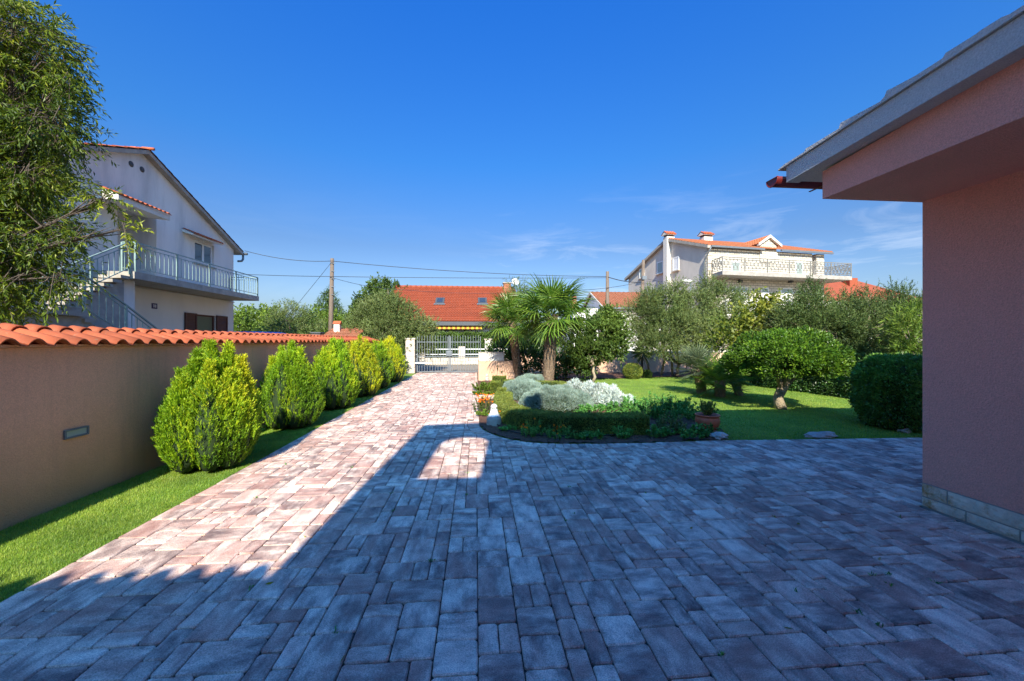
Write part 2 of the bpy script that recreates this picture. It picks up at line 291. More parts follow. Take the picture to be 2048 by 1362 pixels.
def stripes(name, c1, c2, sc):
    m, n, b = newmat(name); g = N(n, 'ShaderNodeNewGeometry'); s = N(n, 'ShaderNodeSeparateXYZ'); n.links.new(g.outputs['Position'], s.inputs[0])
    a = N(n, 'ShaderNodeMath', operation='MULTIPLY'); a.inputs[1].default_value = sc; n.links.new(s.outputs[0], a.inputs[0]); f = N(n, 'ShaderNodeMath', operation='FRACT'); n.links.new(a.outputs[0], f.inputs[0])
    h = N(n, 'ShaderNodeMath', operation='GREATER_THAN'); h.inputs[1].default_value = .5; n.links.new(f.outputs[0], h.inputs[0]); x = N(n, 'ShaderNodeMix', data_type='RGBA'); x.inputs[6].default_value = c1+(1,); x.inputs[7].default_value = c2+(1,); n.links.new(h.outputs[0], x.inputs[0]); n.links.new(x.outputs[2], b.inputs['Base Color']); b.inputs['Roughness'].default_value = .9; return m
M['awning'] = stripes('yellow striped awning cloth', (.75, .5, .05), (.35, .12, .03), 3.2)
def stoneclad():
    m, n, b = newmat('split limestone cladding'); tc = N(n, 'ShaderNodeTexCoord'); mp = N(n, 'ShaderNodeMapping'); mp.inputs['Rotation'].default_value = (R(-90), 0, 0); n.links.new(tc.outputs['Object'], mp.inputs[0])
    br = N(n, 'ShaderNodeTexBrick'); br.inputs['Color1'].default_value = (.72, .66, .56, 1); br.inputs['Color2'].default_value = (.56, .50, .41, 1); br.inputs['Mortar'].default_value = (.30, .27, .22, 1)
    br.inputs['Scale'].default_value = 1; br.inputs['Brick Width'].default_value = .42; br.inputs['Row Height'].default_value = .19; br.inputs['Mortar Size'].default_value = .018; n.links.new(mp.outputs[0], br.inputs[0])
    n.links.new(br.outputs[0], b.inputs['Base Color']); b.inputs['Roughness'].default_value = .92
    t = N(n, 'ShaderNodeTexNoise'); t.inputs['Scale'].default_value = 9; n.links.new(tc.outputs['Object'], t.inputs[0]); ad = N(n, 'ShaderNodeMath', operation='ADD'); iv = N(n, 'ShaderNodeMath', operation='MULTIPLY'); iv.inputs[1].default_value = -1.2; n.links.new(br.outputs['Fac'], iv.inputs[0]); n.links.new(iv.outputs[0], ad.inputs[0]); n.links.new(t.outputs[0], ad.inputs[1])
    bp = N(n, 'ShaderNodeBump'); bp.inputs['Strength'].default_value = .8; bp.inputs['Distance'].default_value = .05; n.links.new(ad.outputs[0], bp.inputs['Height']); n.links.new(bp.outputs[0], b.inputs['Normal']); return m
M['clad'] = stoneclad()
# foliage
L_ = {}
L_['olive'] = leafmat('olive leaves', [(.06, .09, .024), (.13, .18, .045), (.27, .31, .11)], .2, .5)
L_['olivedark'] = leafmat('dark olive leaves', [(.045, .08, .022), (.10, .15, .035), (.22, .27, .085)], .2, .5)
L_['almond'] = leafmat('almond leaves', [(.03, .065, .008), (.13, .19, .012), (.48, .50, .035)], .42, .45)
L_['green'] = leafmat('mid green leaves', [(.03, .065, .012), (.075, .13, .02), (.16, .23, .035)], .3)
L_['lime'] = leafmat('light green leaves', [(.06, .11, .015), (.14, .22, .025), (.27, .36, .05)], .35)
L_['dark'] = leafmat('dark glossy leaves', [(.025, .065, .016), (.055, .13, .026), (.13, .24, .045)], .2, .35, .5)
L_['pine'] = leafmat('pine needles', [(.025, .055, .012), (.06, .11, .02), (.12, .18, .03)], .15)
L_['thuja'] = leafmat('green cypress sprays', [(.05, .13, .006), (.15, .30, .008), (.33, .48, .012), (.62, .60, .02)], .3, .55)
L_['thujagold'] = leafmat('golden cypress sprays', [(.10, .18, .006), (.32, .42, .01), (.60, .58, .015), (.82, .68, .02)], .3, .55)
L_['box'] = leafmat('box hedge leaves', [(.08, .13, .025), (.19, .24, .035), (.42, .42, .08)], .25, .45)
L_['boxyellow'] = leafmat('yellowish box leaves', [(.07, .11, .015), (.17, .21, .03), (.32, .33, .06)], .25, .45)
L_['lav'] = leafmat('silvery lavender leaves', [(.16, .24, .19), (.27, .36, .29), (.40, .49, .41)], .15, .7)
L_['silver'] = leafmat('felted silver leaves', [(.34, .42, .37), (.52, .59, .53), (.72, .77, .70)], .15, .8)
L_['mint'] = leafmat('fresh herb leaves', [(.045, .16, .04), (.11, .32, .06), (.25, .50, .10)], .3, .45)
L_['fig'] = leafmat('yellowing fig leaves', [(.05, .09, .012), (.13, .18, .02), (.34, .34, .04)], .35)
L_['palm'] = leafmat('fan palm leaves', [(.035, .09, .012), (.09, .19, .02), (.26, .36, .05)], .3, .33, .5)
L_['palmgrey'] = leafmat('grey green fan palm leaves', [(.045, .07, .035), (.11, .15, .07), (.24, .28, .15)], .2, .4)
L_['laurel'] = leafmat('fresh evergreen leaves', [(.05, .12, .02), (.12, .26, .035), (.28, .45, .07)], .3, .35, .5)
L_['grass'] = leafmat('grass blades', [(.12, .25, .02), (.28, .43, .035), (.48, .54, .10)], .35, .5)
L_['flower'] = leafmat('orange marigold petals', [(.85, .13, .01), (.9, .28, .01), (.95, .5, .02)], .3, .6)
L_['ledge'] = leafmat('topiary leaves', [(.03, .08, .010), (.09, .19, .014), (.25, .38, .03)], .3, .4)

# ------------------------------------------------------------------ plants: generators
def unit(a): return a/np.maximum(np.linalg.norm(a, axis=1, keepdims=True), 1e-9)
def leaves_geo(P, D, ln, wd, rnd, fold=.25, droop=.0):
    """P base, D direction; a folded 2-face leaf (4 vertices)"""
    n = len(P); D = unit(D); A = RS.normal(size=(n, 3)); Sd = unit(np.cross(D, A)); Nn = np.cross(D, Sd)
    ln = np.asarray(ln).reshape(-1, 1)*np.ones((n, 1)); wd = np.asarray(wd).reshape(-1, 1)*np.ones((n, 1))
    tip = P+D*ln; tip[:, 2] -= droop*ln[:, 0]
    mid = P+D*ln*.45
    V = np.stack([P, mid+Sd*wd*.5+Nn*wd*fold, tip, mid-Sd*wd*.5+Nn*wd*fold], 1).reshape(-1, 3)
    i = np.arange(n)*4; F = np.concatenate([np.stack([i, i+1, i+2], 1), np.stack([i, i+2, i+3], 1)])
    return V, F, np.concatenate([rnd, rnd])
def clump(P, s, seed=0):
    q = P*s+seed*3.1
    return (np.sin(q[:, 0]*2.1+1.3*np.sin(q[:, 1]*1.7))+np.sin(q[:, 1]*2.3+1.1*np.sin(q[:, 2]*1.9))+np.sin(q[:, 2]*2.6+1.2*np.sin(q[:, 0]*1.4)))/3
def crown(name, parent, mat, lobes, ntw, nl, ll, lw, tw=.25, up=.3, droop=.1, gap=-.45, cs=2.2, shell=.55, spread=.9, seed=0, hang=0, jit=.5):
    lobes = np.array([[*l] for l in lobes], float); vol = lobes[:, 3]*lobes[:, 4]+lobes[:, 5]*lobes[:, 3]; k = RS.choice(len(lobes), ntw, p=vol/vol.sum())
    u = unit(RS.normal(size=(ntw, 3))); rad = 1-(1-shell)*RS.rand(ntw)**1.6; L = lobes[k]
    P = L[:, :3]+u*L[:, 3:]*rad[:, None]
    g = clump(P, cs, seed); keep = g > gap+RS.rand(ntw)*.25; P = P[keep]; u = u[keep]; n = len(P)
    T = unit(u+RS.normal(size=(n, 3))*jit+np.array([0, 0, up-hang]))
    tl = tw*(.5+RS.rand(n))
    s = np.linspace(.05, 1, nl); base = P[:, None, :]+T[:, None, :]*(tl[:, None]*s)[:, :, None]
    base[:, :, 2] -= (tl[:, None]*s**2)*hang*.6
    D = T[:, None, :]+RS.normal(size=(n, nl, 3))*spread; D[:, :, 2] -= droop
    base = base.reshape(-1, 3); D = D.reshape(-1, 3)
    rr = np.clip((.5+.33*clump(P, 1.1, seed+5))[:, None]+RS.normal(size=(n, nl))*.16, 0, 1).ravel()
    m = len(base); V, F, r = leaves_geo(base, D, ll*(.6+.7*RS.rand(m)), lw*(.7+.6*RS.rand(m)), rr)
    return npmesh(name, V, F, r, mat, parent), P, T, tl
def limbs(mb, base, fork, lobes, r0, nsub=5, seed=1, bend=.12):
    rnd = random.Random(seed); base = Vector(base); fork = Vector(fork)
    p = [base.lerp(fork, t)+Vector((rnd.uniform(-1, 1), rnd.uniform(-1, 1), 0))*bend*(0 if t in (0,) else 1) for t in (0, .25, .5, .75, 1)]
    mb.tube(p, [r0*1.35, r0*1.05, r0, r0*.92, r0*.8], 9)
    for l in lobes:
        c = Vector(l[:3]); mid = p[-1].lerp(c, .5)+Vector((rnd.uniform(-.1, .1), rnd.uniform(-.1, .1), -.1))*(c-p[-1]).length
        mb.tube([p[-1]-UP*r0, p[-1].lerp(mid, .5), mid, c], [r0*.6, r0*.45, r0*.34, r0*.16], 6)
        for k in range(nsub):
            a = mid.lerp(c, rnd.random()); e = c+Vector((rnd.gauss(0, .5)*l[3], rnd.gauss(0, .5)*l[4], rnd.gauss(.1, .5)*l[5]))
            mb.tube([a, a.lerp(e, .5)+Vector((0, 0, rnd.uniform(-.1, .1)*l[5])), e], [r0*.22, r0*.14, r0*.05], 4, cap=False)
def tree(name, label, cat, base, fork, lobes, mat, r0=.1, bark=None, group=None, nsub=5, **k):
    t = thing(name, label, cat, base, 0, group); mb = MB(); limbs(mb, base, fork, lobes, r0, nsub); mb.build('trunk', bark or M['bark'], t)
    crown('crown', t, mat, lobes, **k); return t
def surf_leaves(name, parent, mat, P, Nn, ll, lw, jit=.7, bias=0.0, up=0.0):
    n = len(P); D = Nn+RS.normal(size=(n, 3))*jit; D[:, 2] += up
    rr = np.clip(.42+.25*clump(P, 9)+RS.normal(size=n)*.2+bias, 0, 1)
    V, F, r = leaves_geo(P, D, ll*(.6+.8*RS.rand(n)), lw*(.7+.6*RS.rand(n)), rr); return npmesh(name, V, F, r, mat, parent)

exec_later = []
# ================================================================== THE GROUND
mb = MB(); mb.add([(-900, -60, -.06), (900, -60, -.06), (900, 1500, -.06), (-900, 1500, -.06)], [(0, 1, 2, 3)])
o = mb.build('ground', M['ground']); o['kind'] = 'structure'
mb = MB(); mb.add([(-60, 19.0, -.035), (60, 19.0, -.035), (60, 25.0, -.035), (-60, 25.0, -.035)], [(0, 1, 2, 3)])
o = mb.build('street', M['street']); o['kind'] = 'structure'

# ---- paving region
XL = -2.72; XD = .06; YEND = G(898, 745).y
bedpx = [(958, 848), (963, 856), (972, 862), (986, 868), (1003, 874), (1024, 879), (1050, 883), (1085, 886), (1130, 887), (1200, 887), (1300, 885), (1380, 882), (1450, 880), (1620, 878), (1840, 875)]
BC = [(XD, YEND)] + [(XD, 12.0)] + [(G(*p).x, G(*p).y) for p in bedpx]
BC[2] = (XD, BC[2][1]); BC.append((13.0, BC[-1][1]-.45))
def bedside(x, y):
    """signed distance to the planting edge (positive = on the paving), unit normal pointing to the paving"""
    best = None
    for i in range(len(BC)-1):
        a = Vector(BC[i]); b = Vector(BC[i+1]); d = b-a; t = max(0, min(1, (Vector((x, y))-a).dot(d)/d.length_squared)); q = a+d*t; l = (Vector((x, y))-q).length
        if best is None or l < best[0]-1e-9:
            n = Vector((d.y, -d.x)).normalized(); best = (l, n, q, (Vector((x, y))-q).dot(n))
    return (best[0] if best[3] >= 0 else -best[0]), best[1], best[2]
mb = MB()
mb.add([(XL, -3, -.016), (13, -3, -.016), (13, 5.1, -.016)]+[(x, y, -.016) for x, y in reversed(BC[:-1])]+[(XL, YEND, -.016)], [tuple(range(2+len(BC)-1+2))])
paving = mb.build('paving', M['sand']); paving['kind'] = 'structure'; paving['label'] = 'driveway and forecourt of multicoloured tumbled concrete pavers'
MOD = .105
def clip(poly, q, n):
    out = []
    for i in range(len(poly)):
        a, b = poly[i], poly[(i+1) % len(poly)]; da = (a-q).dot(n); db = (b-q).dot(n)
        if da >= 0: out.append(a)
        if (da >= 0) != (db >= 0): out.append(a+(b-a)*(da/(da-db)))
    return out
PAV = []   # polygon, tone
def add_pav(poly, ori, tone=None):
    if len(poly) < 3: return
    ar = abs(sum(poly[i].x*poly[(i+1) % len(poly)].y-poly[(i+1) % len(poly)].x*poly[i].y for i in range(len(poly)))/2)
    if ar < .0012: return
    PAV.append((poly, (random.random() if tone is None else tone, random.random(), ori)))
W3 = .3
gx0, gy0 = XL+.21, -.4
nx, ny = int((12.6-gx0)/MOD), int((YEND-gy0)/MOD)
used = np.zeros((nx, ny), bool); vj = np.zeros((nx+4, ny+4), bool); hj = np.zeros((nx+4, ny+4), bool)
for j in range(ny):
    for i in range(nx):
        if used[i, j]: continue
        x, y = gx0+i*MOD, gy0+j*MOD
        opts = [((2, 2), 6), ((2, 3), 2.8), ((3, 2), 2.8), ((1, 2), 3.0), ((2, 1), 3.0)]
        def pri(t):     # avoid joints that run on past their neighbours
            (a, b), w_ = t; k = 1.0
            if j > 0 and i+a < nx and vj[i+a, j-1]: k *= .3
            if i > 0 and j+b < ny and hj[i-1, j+b]: k *= .3
            return -w_*k*random.random()**.8
        opts.sort(key=pri)
        done = False
        for (a, b), _ in opts+[((1, 1), 1)]:
            if i+a > nx or j+b > ny or used[i:i+a, j:j+b].any(): continue
            # avoid leaving a one-cell slit to the right
            if i+a < nx and (i+a+1 < nx) and not used[i+a, j] and used[i+a+1, j] and (a, b) != (1, 1) and random.random() < .8: continue
            used[i:i+a, j:j+b] = True; done = True; vj[i, j:j+b] = True; vj[i+a, j:j+b] = True; hj[i:i+a, j] = True; hj[i:i+a, j+b] = True
            cx, cy = x+a*MOD/2, y+b*MOD/2
            d, n, q = bedside(cx, cy)
            if d < -.1 or cy > YEND+.1: break
            if not ((cx < XD+.05) or cy < 8): break
            poly = [Vector((x, y)), Vector((x+a*MOD, y)), Vector((x+a*MOD, y+b*MOD)), Vector((x, y+b*MOD))]
            lim = .215 if (cx > -.2) else 0
            if d < .6 and cx > -.6:
                wd = .215 if cy < 7.6 else .105
                poly = clip(poly, q+n*wd, n)
            if cx > 4.05 and cy < 3.25: break   # under the house
            ori = (1 if b > a else 0) if a != b else int(random.random() < .5)
            if random.random() < .12: ori = 1-ori
            add_pav(poly, ori); break
# border row by the lawn
y = -.4
while y < YEND-.1:
    l = random.choice((.21, .315, .315)); add_pav([Vector((XL, y)), Vector((XL+.21, y)), Vector((XL+.21, y+l)), Vector((XL, y+l))], 1, random.uniform(.2, .7)); y += l
# border row round the planting edge, pavers laid end-on
tot = 0; seg = []
for i in range(len(BC)-1):
    a, b = Vector(BC[i]), Vector(BC[i+1]); seg.append((tot, a, b)); tot += (b-a).length
def along(s):
    for t0, a, b in reversed(seg):
        if s >= t0 or t0 == 0:
            d = (b-a).normalized(); return a+d*(s-t0), Vector((d.y, -d.x))
def nrm_s(s):
    n = (along(max(0, s-.12))[1]+along(min(tot-.01, s+.12))[1]); return n.normalized()
s = 0
while s < tot-.2:
    p0, _ = along(s); straight = p0.y > 7.55
    st = .21 if straight else (.105 if p0.x < 1.9 else .21)
    wd = .105 if straight else .215
    p1, _ = along(s+st); n0, n1 = nrm_s(s), nrm_s(s+st)
    add_pav([p0, p0+n0*wd, p1+n1*wd, p1], 0 if straight else (1 if abs(n0.y) > .6 else 0)); s += st
def paver_geo(poly):
    c = sum(poly, Vector((0, 0)))/len(poly); n = len(poly)
    ring = []
    for i in range(n):      # every corner knocked off, every side slightly uneven
        a, b, p = poly[i], poly[(i+1) % n], poly[i-1]
        e1 = (b-a); e0 = (p-a); cut = min(.012, e1.length*.25, e0.length*.25)*random.uniform(.6, 1.3)
        ins = (c-a).normalized()*.0045
        ring.append(a+e0.normalized()*cut+ins); ring.append(a+e1.normalized()*cut+ins)
        if e1.length > .15: ring.append(a+e1*random.uniform(.4, .6)+Vector((-e1.y, e1.x)).normalized()*random.uniform(.001, .0045))
    m = len(ring); dz = random.uniform(-.002, .002); tx, ty = random.uniform(-.012, .012), random.uniform(-.012, .012)
    def Z(q, z): return (q.x, q.y, z+dz+(q.x-c.x)*tx+(q.y-c.y)*ty)
    V = [(q.x, q.y, -.03) for q in ring]+[Z(q, -.007) for q in ring]
    V += [Z(q+(c-q).normalized()*.007, -.0008) for q in ring]
    F = []
    for k in (0, 1):
        for i in range(m): F.append((k*m+i, k*m+(i+1) % m, (k+1)*m+(i+1) % m, (k+1)*m+i))
    F.append(tuple(2*m+i for i in range(m)))
    return V, F
def shown(poly):   # approximate size in the picture
    c = sum(poly, Vector((0, 0)))/len(poly); d = c.x*FWD.x+c.y*FWD.y; x = c.x*RGT.x+c.y*RGT.y
    if d < .5 or abs(x/d) > 1.35 or EYE/d > .95: return 0
    return 1/d**3*abs(sum(poly[i].x*poly[(i+1) % len(poly)].y-poly[(i+1) % len(poly)].x*poly[i].y for i in range(len(poly))))
PAV.sort(key=lambda p: -shown(p[0]))
bulkV, bulkF, bulkT = [], [], []
for i, (poly, tone) in enumerate(PAV):
    V, F = paver_geo(poly)
    if i < 300:
        me = bpy.data.meshes.new('paver'); me.from_pydata(V, [], F); a = me.attributes.new('tone', 'FLOAT_COLOR', 'POINT'); a.data.foreach_set('color', list(tone+(1,))*len(V))
        link('paver', me, M['paver'], paving)
    else:
        b = len(bulkV); bulkV += V; bulkF += [tuple(q+b for q in f) for f in F]; bulkT += list(tone+(1,))*len(V)
me = bpy.data.meshes.new('paver'); me.from_pydata(bulkV, [], bulkF); a = me.attributes.new('tone', 'FLOAT_COLOR', 'POINT'); a.data.foreach_set('color', bulkT)
o = link('far_pavers', me, M['paver'], paving); o['kind'] = 'stuff'
print('pavers', len(PAV))

# ---- lawns and soil
XW = -3.75
mb = MB(); mb.add([(XW, -3, -.008), (XL-.004, -3, -.008), (XL-.004, YEND, -.008), (XW, YEND, -.008)], [(0, 1, 2, 3)])
o = mb.build('lawn_strip', M['turf']); tag(o, kind='structure')
backY = G(1250, 750).y
lawn = [(x, y) for x, y in BC[2:]]+[(13, backY+.6), (XD, backY+.6)]
mb = MB(); mb.add([(x+.004, y+.004, -.010) for x, y in lawn], [tuple(range(len(lawn)))])
o = mb.build('lawn', M['turf']); tag(o, kind='structure')
inner = [G(*p) for p in [(1450, 879), (1447, 862), (1400, 838), (1330, 822), (1262, 806), (1215, 778), (1165, 765), (1120, 757.5)]]
bed = [(x, y) for x, y in BC[2:15]]+[(p.x, p.y) for p in inner[1:]]+[(XD, inner[-1].y)]
def grid_fill(poly, z, step, amp):   # lumpy soil sheet over a polygon
    xs = [p[0] for p in poly]; ys = [p[1] for p in poly]; mb = MB(); idx = {}
    V = []
    F = []
    def ins(x, y):
        c = False
        for i in range(len(poly)):
            (x1, y1), (x2, y2) = poly[i], poly[i-1]
            if (y1 > y) != (y2 > y) and x < (x2-x1)*(y-y1)/(y2-y1)+x1: c = not c
        return c
    nx = int((max(xs)-min(xs))/step)+2; ny = int((max(ys)-min(ys))/step)+2
    def vid(i, j):
        if (i, j) not in idx:
            idx[(i, j)] = len(V); V.append((min(xs)+i*step, min(ys)+j*step, z+random.random()*amp))
        return idx[(i, j)]
    for i in range(nx):
        for j in range(ny):
            if ins(min(xs)+(i+.5)*step, min(ys)+(j+.5)*step): F.append((vid(i, j), vid(i+1, j), vid(i+1, j+1), vid(i, j+1)))
    mb.add(V, F, True); return mb, ins
mb, in_bed = grid_fill(bed, -.004, .05, .03)
o = mb.build('flower_bed', M['soil']); tag(o, kind='structure')
bb = [(G(1120, 757.5).x, G(1120, 757.5).y), (G(1240, 757).x, G(1240, 757).y), (G(1320, 754).x, G(1320, 754).y), (G(1440, 754).x, G(1440, 754).y), (9, backY-.35), (13, backY-.4), (13, backY+1.3), (XD, backY+1.3), (XD, G(1000, 757).y)]
mb, in_back = grid_fill(bb, -.002, .12, .04)
o = mb.build('back_bed', M['soil']); tag(o, kind='structure')

def grass(name, label, X, Y, hgt=.035, wid=.0035):
    n = len(X); P = np.stack([X, Y, np.full(n, -.012)], 1); a = RS.rand(n)*2*pi; D = np.stack([np.cos(a)*.5, np.sin(a)*.5, np.ones(n)], 1); D = unit(D)
    Sd = np.stack([-np.sin(a), np.cos(a), np.zeros(n)], 1); h = (hgt*(.5+.8*RS.rand(n)))[:, None]; wv = (wid*(.7+.6*RS.rand(n)))[:, None]*np.ones((n, 1))
    V = np.stack([P-Sd*wv/2, P+Sd*wv/2, P+D*h], 1).reshape(-1, 3); i = np.arange(n)*3; F = np.stack([i, i+1, i+2], 1)
    r = np.clip(.42+.30*clump(P, 2.3)+.2*clump(P, 9)+RS.normal(size=n)*.22, 0, 1)
    o = npmesh(name, V, F, r, L_['grass']); tag(o, label, 'grass', kind='stuff'); return o
n = 190000; t = RS.rand(n); Y = 1.2+(1-np.sqrt(1-t*.97))*17.5; Y = np.where(RS.rand(n) < .45, 1.2+RS.rand(n)**1.5*6, Y); X = XW+.0+RS.rand(n)*(XL-XW+.012*np.sin(Y*9)*np.sin(Y*3.1)+.004)
grass('strip_grass', 'short mown grass between the boundary wall and the driveway', X, Y, .026, .0036)
n = 220000; d = 5.6+RS.rand(n)**1.4*11; xx = RS.rand(n)*13
keep = np.array([(bedside(x, y)[0] < -.015 if y < 6.2 else True) and not in_bed(x, y) and not in_back(x, y) and x > 1 for x, y in zip(xx[::1], d[::1])]) if n < 0 else None
# vectorised inside test
def inside(poly, X, Y):
    c = np.zeros(len(X), bool)
    for i in range(len(poly)):
        (x1, y1), (x2, y2) = poly[i], poly[i-1]
        if y1 == y2: continue
        m = ((y1 > Y) != (y2 > Y)) & (X < (x2-x1)*(Y-y1)/(y2-y1)+x1); c ^= m
    return c
k = inside(lawn, xx, d-.015) & ~inside(bed, xx, d) & ~inside(bb, xx, d)
grass('lawn_grass', 'mown lawn of the garden behind the planting beds', xx[k], d[k], .03, .0065)

# ================================================================== BOUNDARY WALL (left)
WE = PL(757, 690, XW).y
wall = thing('boundary_wall', 'long pinkish plastered boundary wall capped with orange terracotta tiles beside the drive', 'wall', (XW, 0, 0))
MB().box(XW-.2, -2.4, -.1, XW, WE, 1.44).build('masonry', M['wallplaster'], wall)
# cap bed under the tiles
MB().hexa([(XW-.36, -2.4, 1.443), (XW+.03, -2.4, 1.443), (XW+.03, WE, 1.443), (XW-.36, WE, 1.443)], [(XW-.36, -2.4, 1.55), (XW+.03, -2.4, 1.465), (XW+.03, WE, 1.465), (XW-.36, WE, 1.55)]).build('mortar_bed', M['wallplaster'], wall)
PIT = .2
def tile_mesh(length, drop, pit, amp, n=10, th=.014):
    mb = MB(); prof = []
    for i in range(n+1):    # S profile: wide barrel, short pan
        u = i/n; y = u*pit*1.08
        z = amp*(sin(pi*min(1, u/.68))**.9 if u < .68 else -.12*sin(pi*(u-.68)/.32)); prof.append((y, z))
    vs = []
    for (x, dz) in ((0, 0), (-length, drop)):
        for y, z in prof: vs.append((x, y, z+dz))
        for y, z in prof: vs.append((x, y, z+dz-th))
    m = n+1; fs = []
    for i in range(n):
        fs += [(i, i+1, 2*m+i+1, 2*m+i), (m+i, 3*m+i, 3*m+i+1, m+i+1), (i, m+i, m+i+1, i+1), (2*m+i, 2*m+i+1, 3*m+i+1, 3*m+i)]
    fs += [(0, 2*m, 3*m, m), (n, m+n, 3*m+n, 2*m+n)]
    mb.add(vs, fs, True); return mb
front = [tile_mesh(.36+d, .098, PIT, .052) .mesh('tile') for d in (0, .004, -.004)]
back = [tile_mesh(.30, -.10, PIT, .052).mesh('ridge_tile') for _ in range(1)]
capm = MB()
vs = []
for (x, dz) in ((0.0, 0), (-.12, .022)):
    for i in range(9):
        a = pi*i/8; vs.append((x, .067-.074*cos(a), dz+.062*sin(a)))
    for i in range(9):
        a = pi*i/8; vs.append((x, .067-.062*cos(a), dz+.049*sin(a)))
fs = []
for i in range(8): fs += [(i, i+1, 18+i+1, 18+i), (9+i, 27+i, 27+i+1, 9+i+1), (i, 9+i, 10+i, i+1), (18+i, 19+i, 28+i, 27+i)]
capm.add(vs, fs, True); capm = capm.mesh('cap_tile')
ntile = int((WE+2.4)/PIT)
for i in range(ntile):
    y = -2.4+i*PIT
    if y < .9: continue
    me = random.choice(front); o = link('tile', me, None if me.materials else M['terra'], wall); o.location = (.10+random.uniform(-.005, .005), y+random.uniform(-.004, .004), 1.468+random.uniform(-.003, .003)); o.rotation_euler = (random.uniform(-.02, .02), 0, random.uniform(-.02, .02))
    o = link('cap_tile', capm, None if capm.materials else M['terra'], wall); o.location = (-.235, y, 1.572); o.rotation_euler = (0, 0, random.uniform(-.03, .03))
    me = back[0]; o = link('back_tile', me, None if me.materials else M['terra'], wall); o.location = (-.25, y, 1.56)
# inset wall light
wl = thing('wall_light', 'small rectangular metal brick light recessed in the plaster wall near its open end', 'light', PL(151, 865, XW))
p = PL(151, 865, XW); a, b = PL(134, 875, XW), PL(168, 855, XW)
cy, hy, hz = (a.y+b.y)/2, .115, .042; cz = p.z
f = MB()
for q in ((cy-hy, cz-hz, cy+hy, cz-hz+.014), (cy-hy, cz+hz-.014, cy+hy, cz+hz), (cy-hy, cz-hz+.014, cy-hy+.016, cz+hz-.014), (cy+hy-.016, cz-hz+.014, cy+hy, cz+hz-.014)):
    f.box(XW+.001, q[0], q[1], XW+.018, q[2], q[3])
f.build('frame', M['galv'], wl, bevel=.002)
MB().box(XW+.001, cy-hy+.017, cz-hz+.015, XW+.008, cy+hy-.017, cz+hz-.015).build('lens', M['frosted'], wl)

# ================================================================== PINK HOUSE (right wing in view, rest behind the camera)
ph = thing('pink_house', 'pink roughcast house with grey verge and limestone plinth at the edge of the forecourt', 'house', (4.0, 3.2, 0))
corner = G(1845, 1011); WX = corner.x; CY = corner.y; BZ = PL(1839, 405, WX).z
print('house corner', corner, 'beam', BZ)
Y0 = -2.5
PLZ = PL(1845, 965, WX).z
MB().box(WX, Y0, PLZ+.002, WX+5, CY, BZ+.45).build('wall', M['pink'], ph)
pl = MB().box(WX-.006, Y0, -.05, WX+5, CY-.0, PLZ).build('plinth', M['mortar'], ph)
rows = [(.005, PLZ*.40, [0, .33, .66, 1.15, 1.6, 2.2]), (PLZ*.40+.012, PLZ-.004, [0, .2, .78, 1.5, 2.1, 2.9])]
for z0, z1, cuts in rows:
    for i in range(len(cuts)-1):
        y1, y0 = CY-cuts[i]-.006, CY-cuts[i+1]+.006
        m = MB(); j = lambda: random.uniform(-.004, .004)
        # rough split face: 4x2 grid of uneven depth
        ny_ = 5; nz_ = 3; vs = []
        for a in range(nz_+1):
            for b in range(ny_+1):
                ed = a in (0, nz_) or b in (0, ny_)
                vs.append((WX-(.012 if ed else random.uniform(.014, .022)), y0+(y1-y0)*b/ny_+(j() if not ed else 0), z0+(z1-z0)*a/nz_+(j() if not ed else 0)))
        fs = [(a*(ny_+1)+b, (a+1)*(ny_+1)+b, (a+1)*(ny_+1)+b+1, a*(ny_+1)+b+1) for a in range(nz_) for b in range(ny_)]
        m.add(vs, fs, True); m.box(WX-.0095, y0+.001, z0+.001, WX+.03, y1-.001, z1-.001); o = m.build('stone', M['limestone'], pl)
# far side stones (turning the corner)
for z0, z1, cuts in rows:
    for i in range(3):
        MB().box(WX+.0+cuts[i]+.006, CY-.03, z0, WX+cuts[i+1]-.006, CY+.012, z1).build('stone', M['limestone'], pl, bevel=.006)
# beam
BX = PL(1645, 405, 1).x and (WX-.84)
bfar = PY(1645, 407, CY+.02); BX = bfar.x
def rake(L, x1, y1, x2, y2, Y):   # z of a line seen between two picture points, in the plane x=L, at Y
    a, b = PL(x1, y1, L), PL(x2, y2, L); return a.z+(b.z-a.z)*(Y-a.y)/(b.y-a.y)
ys, ye = CY+.02, Y0
zt = lambda Y: rake(BX, 1643.5, 344.6, 2048, 111.5, Y)
MB().prism([(BX, ys, BZ), (BX, ye, BZ), (BX, ye, zt(ye)), (BX, ys, zt(ys))], (WX-BX-.003+.3, 0, 0)).build('beam', M['pink'], ph)
# fascia band and verge in a plane a little further out
FX = BX-.13
a1, a2 = PL(1572.6, 334, FX), PL(1572.6, 365, FX)
fb = lambda Y: rake(FX, 1572.6, 365, 2048, 89.5, Y); ft = lambda Y: rake(FX, 1572.6, 334, 2048, 27, Y)
fy = a1.y
MB().prism([(FX, fy, fb(fy)), (FX, ye, fb(ye)), (FX, ye, ft(ye)), (FX, fy, ft(fy))], (.127, 0, 0)).build('fascia', M['verge'], ph)
